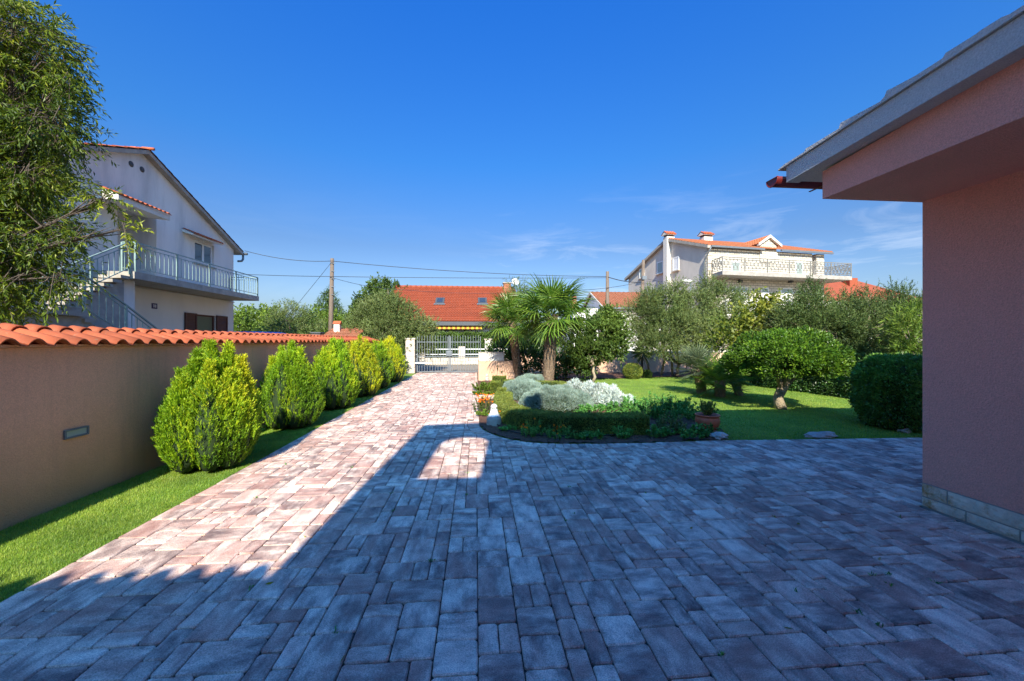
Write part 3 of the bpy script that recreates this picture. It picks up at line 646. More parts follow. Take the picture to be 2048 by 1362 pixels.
# eave soffit between the fascia and beam end, roof slab
MB().prism([(FX+.128, fy-.01, fb(fy)+.012), (FX+.128, ye, fb(ye)+.06), (FX+.128, ye, ft(ye)-.004), (FX+.128, fy-.01, ft(fy)-.004)], (6, 0, 0)).build('roof_slab', M['verge'], ph)
vp = [(165, 1005), (205, 972), (320, 900), (332, 878), (345, 872), (525, 762), (536, 728), (550, 720), (770, 602), (797, 570), (810, 536), (838, 524), (980, 448), (1140, 345), (1160, 312), (1180, 300), (1340, 200), (1365, 180), (1490, 102), (1535, 85), (1623, 28)]
top = [PL(1500+x/2.962, y/2.962, FX-.02) for x, y in vp]
ext = top[-1]+(top[-1]-top[0]).normalized()*3.4
low = [Vector((FX-.02, q.y, max(min(ft(q.y)+.006, q.z-.002), q.z-.2))) for q in top]
low[0].z = top[0].z-.012
pts = top+[ext]+[Vector((FX-.02, ext.y, ft(ext.y)+.006))]+low[::-1]
MB().prism(pts, (.2, 0, 0)).build('verge', M['verge'], ph)
# roof covering of barrel tiles behind the verge
def roof_sheet(p00, p10, p01, ncol, nrow, amp=.035, step=.02, th=.03, sub=6):
    """p00 eave start, p10 eave end, p01 ridge above the start: wavy tile sheet with a step at every course"""
    p00, p10, p01 = Vector(p00), Vector(p10), Vector(p01); U = p10-p00; Wv = p01-p00; Nn = U.cross(Wv).normalized(); Nn = Nn if Nn.z > 0 else -Nn
    mb = MB(); vs = []; fs = []; m = ncol*sub+1
    for r in range(nrow):
        for e, lift in ((0, step), (1, 0)):
            for i in range(m):
                u = i/(m-1); ph_ = (i % sub)/sub; h = amp*max(0, sin(pi*min(1, ph_/.7)))
                vs.append(p00+U*u+Wv*((r+e*1.02)/nrow)+Nn*(h+lift+th))
        b = r*2*m
        for i in range(m-1): fs.append((b+i, b+i+1, b+m+i+1, b+m+i))
        if r: 
            pb = (r-1)*2*m+m
            for i in range(m-1): fs.append((pb+i, pb+i+1, b+i+1, b+i))
    b0 = len(vs)
    for i in range(m): vs.append(p00+U*(i/(m-1)))
    for i in range(m-1): fs.append((b0+i, b0+i+1, i+1, i))
    mb.add(vs, fs, False); return mb
e0 = Vector((FX+.18, fy+.06, ft(fy)-.005)); rdg = Vector((FX+.18, ye, ft(ye)-.005))
roof_sheet(e0, e0+Vector((5.8, 0, 0)), rdg, 28, 16, .03, .012, .02).build('roof', M['terra'], ph)
# gutter: half round, runs along the eave
ge = PY(1556, 364, fy+.12); gz = ge.z+.02; gy = fy+.11; gx = PY(1545, 364, gy).x
g = MB(); prof = [(gy+.075*cos(a), gz-.075*sin(a)) for a in [pi*i/10 for i in range(11)]]
vs = [(gx, y, z) for y, z in prof]+[(gx+6, y, z) for y, z in prof]; prof2 = [(gy+.069*cos(a), gz-.069*sin(a)) for a in [pi*i/10 for i in range(11)]]
vs += [(gx, y, z) for y, z in prof2]+[(gx+6, y, z) for y, z in prof2]
fs = [(i, i+1, 12+i, 11+i) for i in range(10)]+[(22+i, 33+i, 34+i, 23+i) for i in range(10)]+[(i, 22+i, 23+i, i+1) for i in range(10)]+[(0, 11, 33, 22), (10, 32, 43, 21)]
g.add(vs, fs, True); gut = g.build('gutter', M['redbrown'], ph)
MB().prism([(gx-.004, y, z) for y, z in prof], (.006, 0, 0)).build('end_cap', M['redbrown'], gut)
MB().tube([(gx-.004, y, z) for y, z in prof]+[(gx-.004, gy+.075, gz)], .006, 5).build('rim', M['redbrown'], gut)
for k in range(5):
    MB().box(gx+.45+k*.9, gy-.08, gz-.08, gx+.47+k*.9, gy+.078, gz-.074).build('bracket', M['redbrown'], gut)
# main body behind the camera: tiled low wing on the left, gabled loggia wall with an arch, chimney
MB().box(-6.5, Y0-6, 0, -1.76, Y0-.5, 3.4).build('west_wall', M['pink'], ph)
EZ = 3.64
MB().hexa([(-6.8, Y0-.02, EZ-.09), (-1.76, Y0-.02, EZ-.09), (-1.76, Y0-6, EZ+1.5), (-6.8, Y0-6, EZ+1.5)], [(-6.8, Y0-.02, EZ), (-1.76, Y0-.02, EZ), (-1.76, Y0-6, EZ+1.6), (-6.8, Y0-6, EZ+1.6)]).build('west_roof', M['terra'], ph)
for k in range(26):
    o = link('eave_tile', tile_mesh(.4, .1, .2, .075, 8).mesh('eave_tile') if k == 0 else em, None, ph)
    if k == 0: em = o.data; em.materials.append(M['terra'])
    o.rotation_euler = (0, 0, R(90)); o.location = Vector((-1.78-k*.2, Y0+.02, EZ-.0))-ORG[ph.name]
AX0, AX1, AZ0, AZ1 = -1.23, -.55, 4.83, 6.24
def tz(x): return 6.78+(x+1.75)*.06
T_ = .22
up_ = MB()
up_.prism([(-1.75, Y0, 0), (AX0, Y0, 0), (AX0, Y0, tz(AX0)), (-1.75, Y0, tz(-1.75))], (0, -T_, 0))
up_.prism([(AX1, Y0, 0), (3.3, Y0, 0), (3.3, Y0, tz(3.3)), (AX1, Y0, tz(AX1))], (0, -T_, 0))
up_.prism([(AX0, Y0, 0), (AX1, Y0, 0), (AX1, Y0, AZ0), (AX0, Y0, AZ0)], (0, -T_, 0))
arc = [(AX0+(AX1-AX0)*i/12, Y0, AZ1-.24+.24*math.sqrt(max(0, 1-(2*i/12-1)**2))) for i in range(13)]
for i in range(12):
    a, b = arc[i], arc[i+1]; up_.prism([a, b, (b[0], Y0, tz(b[0])), (a[0], Y0, tz(a[0]))], (0, -T_, 0))
up_.build('loggia_wall', M['pink'], ph)
MB().box(-1.74, Y0-6, 0, 9, Y0-T_-.01, 3.0).build('ground_floor', M['pink'], ph)
MB().box(.15, Y0-.24, 6.7, .38, Y0-.02, 7.74).box(.08, Y0-.31, 7.74, .45, Y0+.05, 8.0).build('chimney', M['pink'], ph)
#PART2
# ================================================================== HOUSE NUMBER 11 (beyond the wall on the left)
HL = -13.0
hc = PL(467, 600, HL)
h11 = thing('rendered_house', 'two storey white roughcast house with outside stair, balcony and number 11 behind the boundary wall', 'house', (HL, hc.y, 0))
q = lambda px, py, L=HL: PL(px, py, L)
yF = hc.y; ap = q(285, 300); eF = q(470, 495); zE = eF.z; sl_ = (ap.z-zE)/(yF-ap.y)
yN = -2.0
def rz(y): return ap.z-abs(y-ap.y)*sl_
zs = q(467, 597).z; print('h11', hc, 'apex', ap, 'eave', zE, 'slab', zs)
ry0, ry1 = q(235, 500).y, q(313, 500).y; rz1 = q(313, 432).z; rzf = zs+.12
wb = MB(); T2 = .3
# gable wall pieces round the recess and the openings, each a slab of the wall
w1 = [q(389, 478), q(428, 530)]; wy0, wy1 = w1[0].y, w1[1].y; wz1, wz0 = q(389, 478).z, q(420, 533).z
g1 = [q(367, 640), q(455, 640)]; gz1 = q(392, 628).z; gw0, gw1 = q(392, 640).y, q(431, 640).y; gz0 = gz1-1.35
def pan(y0, y1, z0, z1=None):
    if z1 is None:
        P = [(HL, y0, z0), (HL, y1, z0), (HL, y1, rz(y1)-.1)]
        if y0 < ap.y < y1: P.append((HL, ap.y, ap.z-.1))
        P.append((HL, y0, rz(y0)-.1))
        wb.prism(P, (-T2, 0, 0))
    else: wb.prism([(HL, y0, z0), (HL, y1, z0), (HL, y1, z1), (HL, y0, z1)], (-T2, 0, 0))
pan(yN, ry0, zs); pan(ry0, ry1, rz1); pan(ry1, wy0, zs); pan(wy0, wy1, wz1); pan(wy0, wy1, zs, wz0); pan(wy1, yF, zs)
wb.prism([(HL-T2-.004, yF-.3, 0), (HL-9, yF-.3, 0), (HL-9, yF-.3, zE-.12), (HL-T2-.004, yF-.3, zE-.12)], (0, .3, 0))
wb.build('upper_wall', M['oldplaster'], h11)
wb = MB(); pan(yN, gw0, 0, zs-.002); pan(gw0, gw1, gz1, zs-.002); pan(gw0, gw1, 0, gz0); pan(gw1, yF, 0, zs-.002); wb.build('lower_wall', M['lowplaster'], h11)
MB().box(HL-9, yN, 0, HL-1.6, yF-.31, zE-.3).build('inner_mass', M['oldplaster'], h11)
# recess
rc = MB(); D_ = 1.15
rc.box(HL-D_-.1, ry0, rzf, HL-D_, ry1, rz1).box(HL-D_, ry0-.1, rzf, HL-.301, ry0, rz1).box(HL-D_, ry1, rzf, HL-.301, ry1+.1, rz1).box(HL-D_-.1, ry0-.1, rzf-.1, HL-.301, ry1+.1, rzf).box(HL-D_-.1, ry0-.1, rz1, HL-.301, ry1+.1, rz1+.1)
rc.build('entrance_recess', M['oldplaster'], h11)
# door in the recess
dL = HL-D_+.06
dy0, dy1 = ry0+.35, ry0+1.35; dr = MB(); dr.box(dL-.04, dy0, rzf+.01, dL, dy1, rzf+2.1); door = dr.build('door', M['whitepaint'], h11)
MB().box(dL+.002, dy0+.12, rzf+1.0, dL+.012, dy1-.12, rzf+1.95).build('pane', M['frosted'], door)
MB().box(dL+.002, dy0+.12, rzf+.15, dL+.02, dy1-.12, rzf+.85).build('panel', M['whitepaint'], door)
MB().bar((dL+.05, dy1-.08, rzf+1.05), (dL+.05, dy1-.2, rzf+1.05), .025).build('handle', M['galv'], door)
# roof: two slopes, verge board
zt_ = .14
for sgn, yo, nm in ((1, yF+.45, 'roof'), (-1, yN-1, 'roof')):
    z0 = rz(yo); e = Vector((HL+.27, yo, z0+.02)); r_ = Vector((HL+.27, ap.y, ap.z+.02))
    roof_sheet(e, e+Vector((-10, 0, 0)), r_, 44, 16 if sgn > 0 else 40, .035, .02, .02, 5).build('roof', M['terra_old'] if sgn > 0 else M['terra'], h11)
    P = [(HL+.24, yo, z0-.16), (HL+.24, ap.y, ap.z-.16), (HL+.24, ap.y, ap.z), (HL+.24, yo, z0)]
    MB().prism(P, (-.54, 0, 0)).build('verge', M['concrete'], h11)
# ridge barrel tiles seen at the apex
m = MB()
for k in range(24): m.tube([(HL+.42-k*.42, ap.y, ap.z+.05), (HL+.0-k*.42, ap.y, ap.z+.075)], .06, 8)
m.build('ridge', M['terra'], h11)
# gutter and bent pipe at the eave
gp = MB(); ye_, ze_ = yF+.52, rz(yF+.45)-.07
gp.tube([(HL+.42, ye_, ze_), (HL-9, ye_, ze_)], .075, 8); gp.build('gutter', M['galv'], h11)
MB().tube([(HL+.2, ye_, ze_-.05), (HL+.2, ye_, ze_-.3), (HL+.2, ye_-.12, ze_-.42), (HL+.2, yF+.06, ze_-.5), (HL+.2, yF+.06, .3)][:4], .055, 8).build('downpipe', M['galv'], h11)
# vents
for p in ((262, 328), (284, 339)):
    c = q(*p); MB().tube([(HL-.02, c.y, c.z), (HL+.012, c.y, c.z)], .11, 14).build('vent', M['greydark'], h11)
# upper window with casements (left one tilted open)
win = MB(); fw = .07; X_ = HL-.12
def frame(mb, x0, x1, y0, y1, z0, z1, w):
    mb.box(x0, y0, z0, x1, y1, z0+w).box(x0, y0, z1-w, x1, y1, z1).box(x0, y0, z0+w, x1, y0+w, z1-w).box(x0, y1-w, z0+w, x1, y1, z1-w); return mb
wn = frame(win, X_-.05, X_+.02, wy0, wy1, wz0, wz1, fw).build('window', M['whitepaint'], h11)
my = (wy0+wy1)/2
for a, b in ((wy0+fw+.005, my-.01), (my+.01, wy1-fw-.005)):
    s_ = frame(MB(), X_+.022, X_+.05, a, b, wz0+fw, wz1-fw, .055).build('sash', M['whitepaint'], wn)
    MB().box(X_+.028, a+.056, wz0+fw+.056, X_+.034, b-.056, wz1-fw-.056).build('pane', M['glass'], wn)
MB().box(HL-.1, wy0-.08, wz0-.05, HL+.08, wy1+.08, wz0-.003).build('sill', M['concrete'], h11)
# tiled canopies
def canopy(pa, pb, depth, thick, nm='canopy'):
    a, b = q(*pa, HL+depth), q(*pb, HL+depth); y0, y1 = a.y, b.y; z = (a.z+b.z)/2
    c = MB().hexa([(HL+.002, y0, z-.02+depth*.35-thick), (HL+depth-.05, y0, z-.05-thick*.4), (HL+depth-.05, y1, z-.05-thick*.4), (HL+.002, y1, z-.02+depth*.35-thick)][::1], [(HL+.002, y0, z-.02+depth*.35), (HL+depth-.05, y0, z-.03), (HL+depth-.05, y1, z-.03), (HL+.002, y1, z-.02+depth*.35)]).build(nm, M['whitepl'], h11)
    e = Vector((HL+depth, y0, z-.03)); n = max(4, round((y1-y0)/.2))
    roof_sheet(e, e+Vector((0, y1-y0, 0)), e+Vector((-depth+.02, 0, depth*.35+.02)), n, 2, .05, .012, .012, 8).build('canopy_tiles', M['terra'], c)
canopy((240, 387), (343, 430), .95, .45)
canopy((388, 465), (448, 488), .5, .12)
# ground floor window with louvred shutters
gwn = frame(MB(), HL-.14, HL-.07, gw0, gw1, gz0, gz1, .08).build('window', M['shutter'], h11)
MB().box(HL-.12, gw0+.08, gz0+.08, HL-.11, gw1-.08, gz1-.08).build('pane', M['curtain'], gwn)
for a, b in ((q(368, 640).y, gw0-.02), (gw1+.02, q(453, 640).y)):
    sh = frame(MB(), HL+.02, HL+.07, a, b, gz0, gz1+.02, .07).build('shutter', M['shutter'], h11)
    k = gz0+.1
    while k < gz1-.08:
        MB().hexa([(HL+.025, a+.072, k), (HL+.035, a+.072, k-.02), (HL+.035, b-.072, k-.02), (HL+.025, b-.072, k)], [(HL+.045, a+.072, k+.045), (HL+.055, a+.072, k+.025), (HL+.055, b-.072, k+.025), (HL+.045, b-.072, k+.045)]).build('slat', M['shutter'], sh); k += .065
# number plate 11
n0, n1 = q(303, 606), q(314, 618)
m = MB().box(HL+.002, n0.y, n1.z, HL+.015, n1.y, n0.z).build('number_plate', M.setdefault('navy', mk('navy enamel', (.012, .02, .09), .35)), h11)
dg = MB(); hy_, hz_ = (n1.y-n0.y), (n0.z-n1.z)
for f in (.30, .62):
    y_ = n0.y+hy_*f; z_ = n1.z+hz_*.27; hh = hz_*.5
    dg.box(HL+.017, y_, z_, HL+.021, y_+hy_*.13, z_+hh).box(HL+.017, y_-hy_*.06, z_-.004, HL+.021, y_+hy_*.15, z_+hz_*.05)
    dg.hexa([(HL+.017, y_-hy_*.08, z_+hh*.72), (HL+.021, y_-hy_*.08, z_+hh*.72), (HL+.021, y_, z_+hh*.88), (HL+.017, y_, z_+hh*.88)], [(HL+.017, y_-hy_*.08, z_+hh*.84), (HL+.021, y_-hy_*.08, z_+hh*.84), (HL+.021, y_, z_+hh), (HL+.017, y_, z_+hh)])
dg.build('digit', M['whitepaint'], m)
# balcony slab
BL = PL(518, 602, 1).x and HL+1.45
bs = PL(518, 602, BL); b0 = q(274, 548, BL); zb0, zb1 = bs.z, PL(518, 593, BL).z
print('balcony', BL, bs, b0, zb0, zb1)
MB().box(HL+.003, b0.y-.1, zb0, BL, bs.y, zb1).build('balcony_slab', M['concrete'], h11)
MB().tube([(HL+.06, b0.y+.6, zb0-.06), (HL+.06, yF-.05, zb0-.06)], .03, 6).build('pipe', M['whitepl'], h11)
# railing
def railing(pts, h, posts=True, drop=.12, sp=.21, name='railing'):
    rr = MB()
    for a, b in zip(pts[:-1], pts[1:]):
        a, b = Vector(a), Vector(b); L = (b-a).length
        rr.bar(a+UP*h, b+UP*h, .05, .035).bar(a+UP*(h-.13), b+UP*(h-.13), .03, .02).bar(a+UP*drop, b+UP*drop, .035, .02)
    ra = rr.build(name, M['greenrail'], h11)
    bb_ = MB()
    for a, b in zip(pts[:-1], pts[1:]):
        a, b = Vector(a), Vector(b); n = max(2, int((b-a).length/sp))
        for i in range(1, n):
            p = a.lerp(b, i/n); bb_.bar(p+UP*drop, p+UP*(h-.13), .018, .018)
    bo = bb_.build('balusters', M['greenrail'], ra); bo['kind'] = 'stuff'
    for p in (pts if posts is True else pts[posts]):
        p = Vector(p); MB().bar(p-UP*.1, p+UP*h, .055).build('post', M['greenrail'], ra)
    return ra
xr = BL-.05; nb = 4; ys_ = [b0.y+(bs.y-.05-b0.y)*i/nb for i in range(nb+1)]
railing([(xr, y_, zb1) for y_ in ys_]+[(HL+.05, bs.y-.05, zb1)], 1.0)
railing([(xr, b0.y, zb1), (xr-.4, b0.y-.02, zb1)], 1.0, posts=slice(1, 2))
# stairs: upper flight down towards the viewer beside the wall, landing, lower flight back outside
sxa, sxb = HL+.003, BL-.15
st_top = b0.y-.1; nst = 9; tread, rise = .30, .175
stp = MB()
for i in range(nst):
    y1 = st_top-i*tread; z1 = zb1-(i+1)*rise
    MB().box(sxa, y1-tread-.03, z1-.10, sxb, y1, z1).build('step', M['concrete'], h11)
y2 = st_top-nst*tread; z2 = zb1-nst*rise
MB().prism([(sxa, st_top, 0), (sxa, st_top, zb1-rise-.13), (sxa, y2, z2-.13), (sxa, y2-2.4, z2-.13), (sxa, y2-2.4, 0)], (sxb-.18-sxa, 0, 0)).build('stair_wall', M['concrete'], h11)
MB().box(sxa, st_top, 0, BL-.5, b0.y+.55, zb0-.004).build('stair_pier', M['oldplaster'], h11)
MB().box(sxa, y2-2.4, z2-.12, BL+1.0, y2-.03, z2-.002).build('landing', M['concrete'], h11)
railing([(xr-.1, st_top, zb1), (xr-.1, st_top-nst*tread*.5, zb1-nst*rise*.5), (xr-.1, y2, z2)], 1.0, sp=.2)
railing([(BL+.95, y2-2.3, z2), (BL+.95, y2-.1, z2)], 1.0, sp=.2)
lf = 8
railing([(BL+.95, y2-.1, z2), (BL+.95, y2+lf*tread*.5, z2-lf*rise*.5), (BL+.95, y2+lf*tread, z2-lf*rise)], 1.0, sp=.22, posts=slice(1, 3))
for i in range(lf): MB().box(BL+.0, y2-.03+i*tread, z2-(i+1)*rise-.1, BL+.9, y2+(i+1)*tread, z2-(i+1)*rise).build('step', M['concrete'], h11)
MB().prism([(BL+.02, y2-2.3, 0), (BL+.02, y2-2.3, z2-.13), (BL+.02, y2-.03, z2-.13), (BL+.02, y2+lf*tread, z2-lf*rise-.2), (BL+.02, y2+lf*tread, 0)], (.8, 0, 0)).build('lower_stair_wall', M['concrete'], h11)

# ================================================================== ALMOND TREE (left foreground)
def lob(px, py, D, r, rz_=None): p = PD(px, py, D); return (p.x, p.y, p.z, r, r, rz_ or r)
Lb = [lob(-60, 60, 7.0, 1.1, .9), lob(10, 150, 6.8, .8, .7), lob(45, 70, 6.6, .5, .5), lob(85, 245, 6.6, .45, .4), lob(-40, 320, 6.8, .9, .75), lob(50, 350, 6.7, .45, .38), lob(-10, 460, 6.7, .75, .6), lob(90, 450, 6.6, .36, .32), lob(-90, 560, 6.9, .85, .55), lob(45, 550, 6.6, .36, .3), lob(105, 555, 6.6, .25, .2), lob(185, 468, 6.6, .22, .12), lob(205, 395, 6.7, .20, .10), lob(-160, 300, 7.2, 1.6, 1.8), lob(125, 165, 6.7, .22, .12), lob(95, 110, 6.7, .24, .13), lob(10, 600, 6.6, .3, .2), lob(240, 460, 6.6, .12, .06)]
fork = PD(-120, 520, 7.2); base = Vector((fork.x-.3, fork.y, 0))
t = thing('almond_tree', 'large almond tree with drooping narrow leaves overhanging the boundary wall before the white house', 'tree', base)
mb = MB(); limbs(mb, base, fork, Lb, .06, 8, 3); mb.build('trunk', M['bark'], t)
_, P, T, tl = crown('crown', t, L_['almond'], Lb, 8800, 15, .10, .026, tw=.38, up=.0, droop=.7, gap=-.46, cs=2.6, shell=.35, spread=.75, hang=.35)
m = MB()
for i in range(0, len(P), 3):
    a = Vector(P[i]); b = a+Vector(T[i])*float(tl[i]); b.z -= .08*float(tl[i]); m.tube([a-Vector(T[i])*.25, a, b], [.006, .005, .002], 3, cap=False)
m.build('twigs', M['bark'], t)['kind'] = 'stuff'

# ================================================================== CYPRESS SHRUBS along the wall
def cypress(px, D, h, r, L, mat, nspray, label, yoff=0.0, tips=3):
    c = PL(px, 700, L) if False else Vector((L, 0, 0)); Y = D; c = Vector((L, Y, 0))
    t = thing('cypress_shrub', label, 'shrub', c, 0, 'golden cypress shrubs in a row along the boundary wall')
    # flame bodies: a main egg and a few lower spires
    bodies = [(0, 0, h*.97, r*.62)]
    for k in range(6):
        a = 2*pi*k/6+random.uniform(-.4, .4); bodies.append((cos(a)*r*.34, sin(a)*r*.34, h*random.uniform(.78, 1.0 if k < tips else .9), r*.46))
    for k in range(11):
        a = 2*pi*k/11+random.uniform(-.2, .2); bodies.append((cos(a)*r*.62, sin(a)*r*.62, h*random.uniform(.58, .84), r*random.uniform(.36, .44)))
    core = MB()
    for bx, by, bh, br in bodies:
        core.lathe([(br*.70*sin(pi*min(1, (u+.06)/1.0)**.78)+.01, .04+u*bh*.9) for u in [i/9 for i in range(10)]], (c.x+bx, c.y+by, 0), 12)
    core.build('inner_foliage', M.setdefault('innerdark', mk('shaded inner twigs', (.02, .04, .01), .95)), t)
    MB().tube([(c.x, c.y, -.02), (c.x, c.y, .3)], .05, 7).build('stem', M['bark'], t)
    n = nspray; k = RS.randint(0, len(bodies), n); B = np.array(bodies)[k]; u = RS.rand(n)**.85; a = RS.rand(n)*2*pi
    prof = np.sin(pi*np.minimum(1, u+.06)**.78); prof = np.maximum(prof, .0)+.02
    a_ = a; lump = 1+.09*np.sin(a_*9+u*3+k)*np.sin(u*2.6)+.03*np.sin(u*19+k*2)
    rr = B[:, 3]*prof*lump*(.86+.14*RS.rand(n)+.12*(RS.rand(n) > .93)); P = np.stack([c.x+B[:, 0]+np.cos(a)*rr, c.y+B[:, 1]+np.sin(a)*rr, .05+u*B[:, 2]*.97], 1)
    cen = np.stack([P[:, 0]-c.x, P[:, 1]-c.y], 1); rad = np.linalg.norm(cen, axis=1)
    # drop those buried well inside the whole
    out = np.stack([np.cos(a), np.sin(a), np.zeros(n)], 1)
    nl = 8; s = np.linspace(0, 1, nl); fine = 1.0 if Y > 8 else .72; hgt = (.085+.06*RS.rand(n))*fine
    T = unit(out*.38+np.array([0, 0, 1])+RS.normal(size=(n, 3))*.16)
    side = unit(np.cross(T, RS.normal(size=(n, 3))))
    sg = np.where(np.arange(nl) % 2, 1, -1)[None, :, None]
    base = P[:, None, :]+T[:, None, :]*(hgt[:, None]*s)[:, :, None]
    D = T[:, None, :]+side[:, None, :]*sg*.55+RS.normal(size=(n, nl, 3))*.12
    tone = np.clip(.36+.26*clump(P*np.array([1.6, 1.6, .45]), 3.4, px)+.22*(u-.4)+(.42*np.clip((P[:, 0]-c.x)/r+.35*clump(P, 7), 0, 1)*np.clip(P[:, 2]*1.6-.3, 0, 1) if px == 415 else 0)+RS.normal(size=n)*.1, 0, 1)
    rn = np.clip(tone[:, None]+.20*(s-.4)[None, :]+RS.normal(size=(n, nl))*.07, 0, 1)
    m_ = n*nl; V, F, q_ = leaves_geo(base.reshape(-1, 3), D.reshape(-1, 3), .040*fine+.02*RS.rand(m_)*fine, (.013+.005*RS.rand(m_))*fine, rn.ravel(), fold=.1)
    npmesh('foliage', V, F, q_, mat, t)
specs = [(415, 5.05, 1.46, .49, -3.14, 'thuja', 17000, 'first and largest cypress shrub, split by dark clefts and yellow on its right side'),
 (577, 7.25, 1.47, .49, -3.2, 'thuja', 9500, 'green egg-shaped cypress shrub, second in the row from the camera'),
 (664, 9.15, 1.48, .50, -3.16, 'thuja', 5000, 'green cypress shrub, third in the row'),
 (700, 11.1, 1.58, .55, -3.14, 'thujagold', 4000, 'yellow-tipped cypress shrub, fourth in the row between two greener ones'),
 (733, 12.9, 1.47, .52, -3.16, 'thuja', 3000, 'cypress shrub, fifth in the row just before the last golden one'),
 (775, 14.9, 1.62, .58, -3.14, 'thujagold', 3200, 'last cypress shrub of the row, brightest yellow, nearest the gate')]
for s_ in specs: cypress(s_[0], s_[1], s_[2], s_[3], s_[4], L_[s_[5]], s_[6], s_[7])
# dark leafy shrub by the pillar
c = G(800, 748); t = tree('shrub', 'dark leafy shrub squeezed between the last golden cypress and the gate pillar', 'shrub', (c.x, c.y, 0), (c.x, c.y, .5), [(c.x, c.y, .55, .33, .33, .5), (c.x-.3, c.y+.3, .7, .3, .4, .5)], L_['dark'], .04, ntw=420, nl=8, ll=.07, lw=.035, tw=.18)

# ================================================================== GATE, PILLARS, MAILBOX WALL
pc0, pc1 = G(811, 747), G(829, 747); py_ = pc0.y
pil = thing('gate_pillar', 'cream stone block pillar on the left side of the metal gate', 'pillar', (pc0.x, py_, 0))
zt0 = PY(820, 676, py_).z; nb = 6; hb = (zt0-.07)/nb
for k in range(nb):
    MB().box(pc0.x, py_, k*hb+.004, pc1.x, py_+.42, (k+1)*hb-.006).build('block', M['block'], pil, bevel=.008)
MB().box(pc0.x+.012, py_+.012, 0, pc1.x-.012, py_+.408, zt0-.07).build('core', M['mortar'], pil)
MB().box(pc0.x-.03, py_-.03, zt0-.07, pc1.x+.03, py_+.45, zt0).build('cap', M['block'], pil, bevel=.01)
gY = py_+.2; X0, X1 = pc1.x+.06, PY(962, 744, gY).x; zt1 = PY(898, 672, gY).z
gate = thing('metal_gate', 'double leaf silver grey metal bar gate with lock plate closing the driveway', 'gate', ((X0+X1)/2, gY, 0))
xm = PY(898.5, 700, gY).x
zr = [PY(898, y_, gY).z for y_ in (684, 743)]; zm = [PY(898, y_, gY).z for y_ in (703, 713)]
for a, b in ((X0, xm-.03), (xm+.03, X1)):
    lf_ = MB()
    for z_ in zr: lf_.bar((a, gY, z_), (b, gY, z_), .03, .035)
    lf_.bar((a, gY, zm[1]), (b, gY, zm[1]), .025, .03)
    lf_.bar((a+.03, gY, .05), (a+.03, gY, zt1-.02), .045).bar((b-.03, gY, .05), (b-.03, gY, zt1-.02), .03)
    leaf = lf_.build('leaf', M['galv'], gate)
    n = int((b-a)/.115)
    for i in range(1, n):
        x_ = a+(b-a)*i/n; MB().bar((x_, gY, .06), (x_, gY, zt1+.03 if i % 2 else zt1+.01), .018).build('bar', M['galv'], leaf)
MB().bar((xm, gY-.03, .04), (xm, gY-.03, zt1+.02), .04).build('post', M['galv'], gate)
lp = PY(898.5, 707, gY); MB().box(lp.x-.13, gY-.09, lp.z-.12, lp.x+.13, gY-.07, lp.z+.12).build('lock_plate', M['galv'], gate, bevel=.03)
for a, b in (((824, 726), (863, 726)), ((934, 725), (957, 725))):
    A, B = PY(*a, gY-.12), PY(*b, gY-.12); MB().bar(A, B, .055, .055).build('opener_arm', M['whitepaint'], gate, bevel=.01)
# right pillar (mostly behind the palms), low wall, mailbox block
r0 = PY(970, 740, py_+.0).x
pil2 = thing('gate_pillar', 'pale rendered pillar on the right side of the gate behind the low wall', 'pillar', (r0, py_, 0))
MB().box(r0, py_, 0, r0+.42, py_+.42, PY(975, 680, py_).z).build('shaft', M['whitepl'], pil2)
MB().box(r0-.03, py_-.03, PY(975, 680, py_).z, r0+.45, py_+.45, PY(975, 680, py_).z+.06).build('cap', M['block'], pil2, bevel=.01)
lw0 = G(957, 762); lY = lw0.y; lx1 = PY(1030, 740, lY).x; lz = PY(990, 722, lY).z
low = thing('low_wall', 'low peach plastered wall carrying the white mailbox block right of the gate', 'wall', (lw0.x, lY, 0))
MB().box(lw0.x, lY, -.05, lx1, lY+.3, lz).build('masonry', M['orangeplaster'], low)
MB().box(lw0.x, lY+.302, -.05, lw0.x+.28, py_-.002, lz).build('return_wall', M['orangeplaster'], low)
mbx = thing('mailbox_block', 'long white rendered box standing on the low peach wall beside the gate', 'box', (lw0.x, lY, lz))
MB().box(lw0.x+.01, lY+.03, lz+.001, PY(1008, 715, lY).x, lY+.27, PY(990, 706, lY).z).build('body', M['whitepl'], mbx, bevel=.01)
MB().box(lw0.x+.0, lY+.02, PY(990, 706, lY).z+.001, PY(1009, 715, lY).x, lY+.28, PY(990, 706, lY).z+.03).build('lid', M['block'], mbx)
# garden back wall
bY = G(1250, 748).y+.6
bw = thing('garden_wall', 'long peach plastered wall along the back of the garden behind the olives', 'wall', (lx1, bY, 0))
bz = PY(1320, 703, bY).z; x_ = lx1; 
while x_ < 13.5:
    x2 = min(x_+2.9, 13.5); MB().box(x_+.01, bY, -.1, x2-.3, bY+.18, bz-.06).build('panel', M['orangeplaster'], bw); MB().box(x2-.298, bY-.04, -.1, x2+.008, bY+.22, bz+.03).build('pier', M['orangeplaster'], bw); x_ = x2
MB().box(lx1, bY-.03, bz-.058, 13.2, bY+.21, bz-.0).build('coping', M['block'], bw)
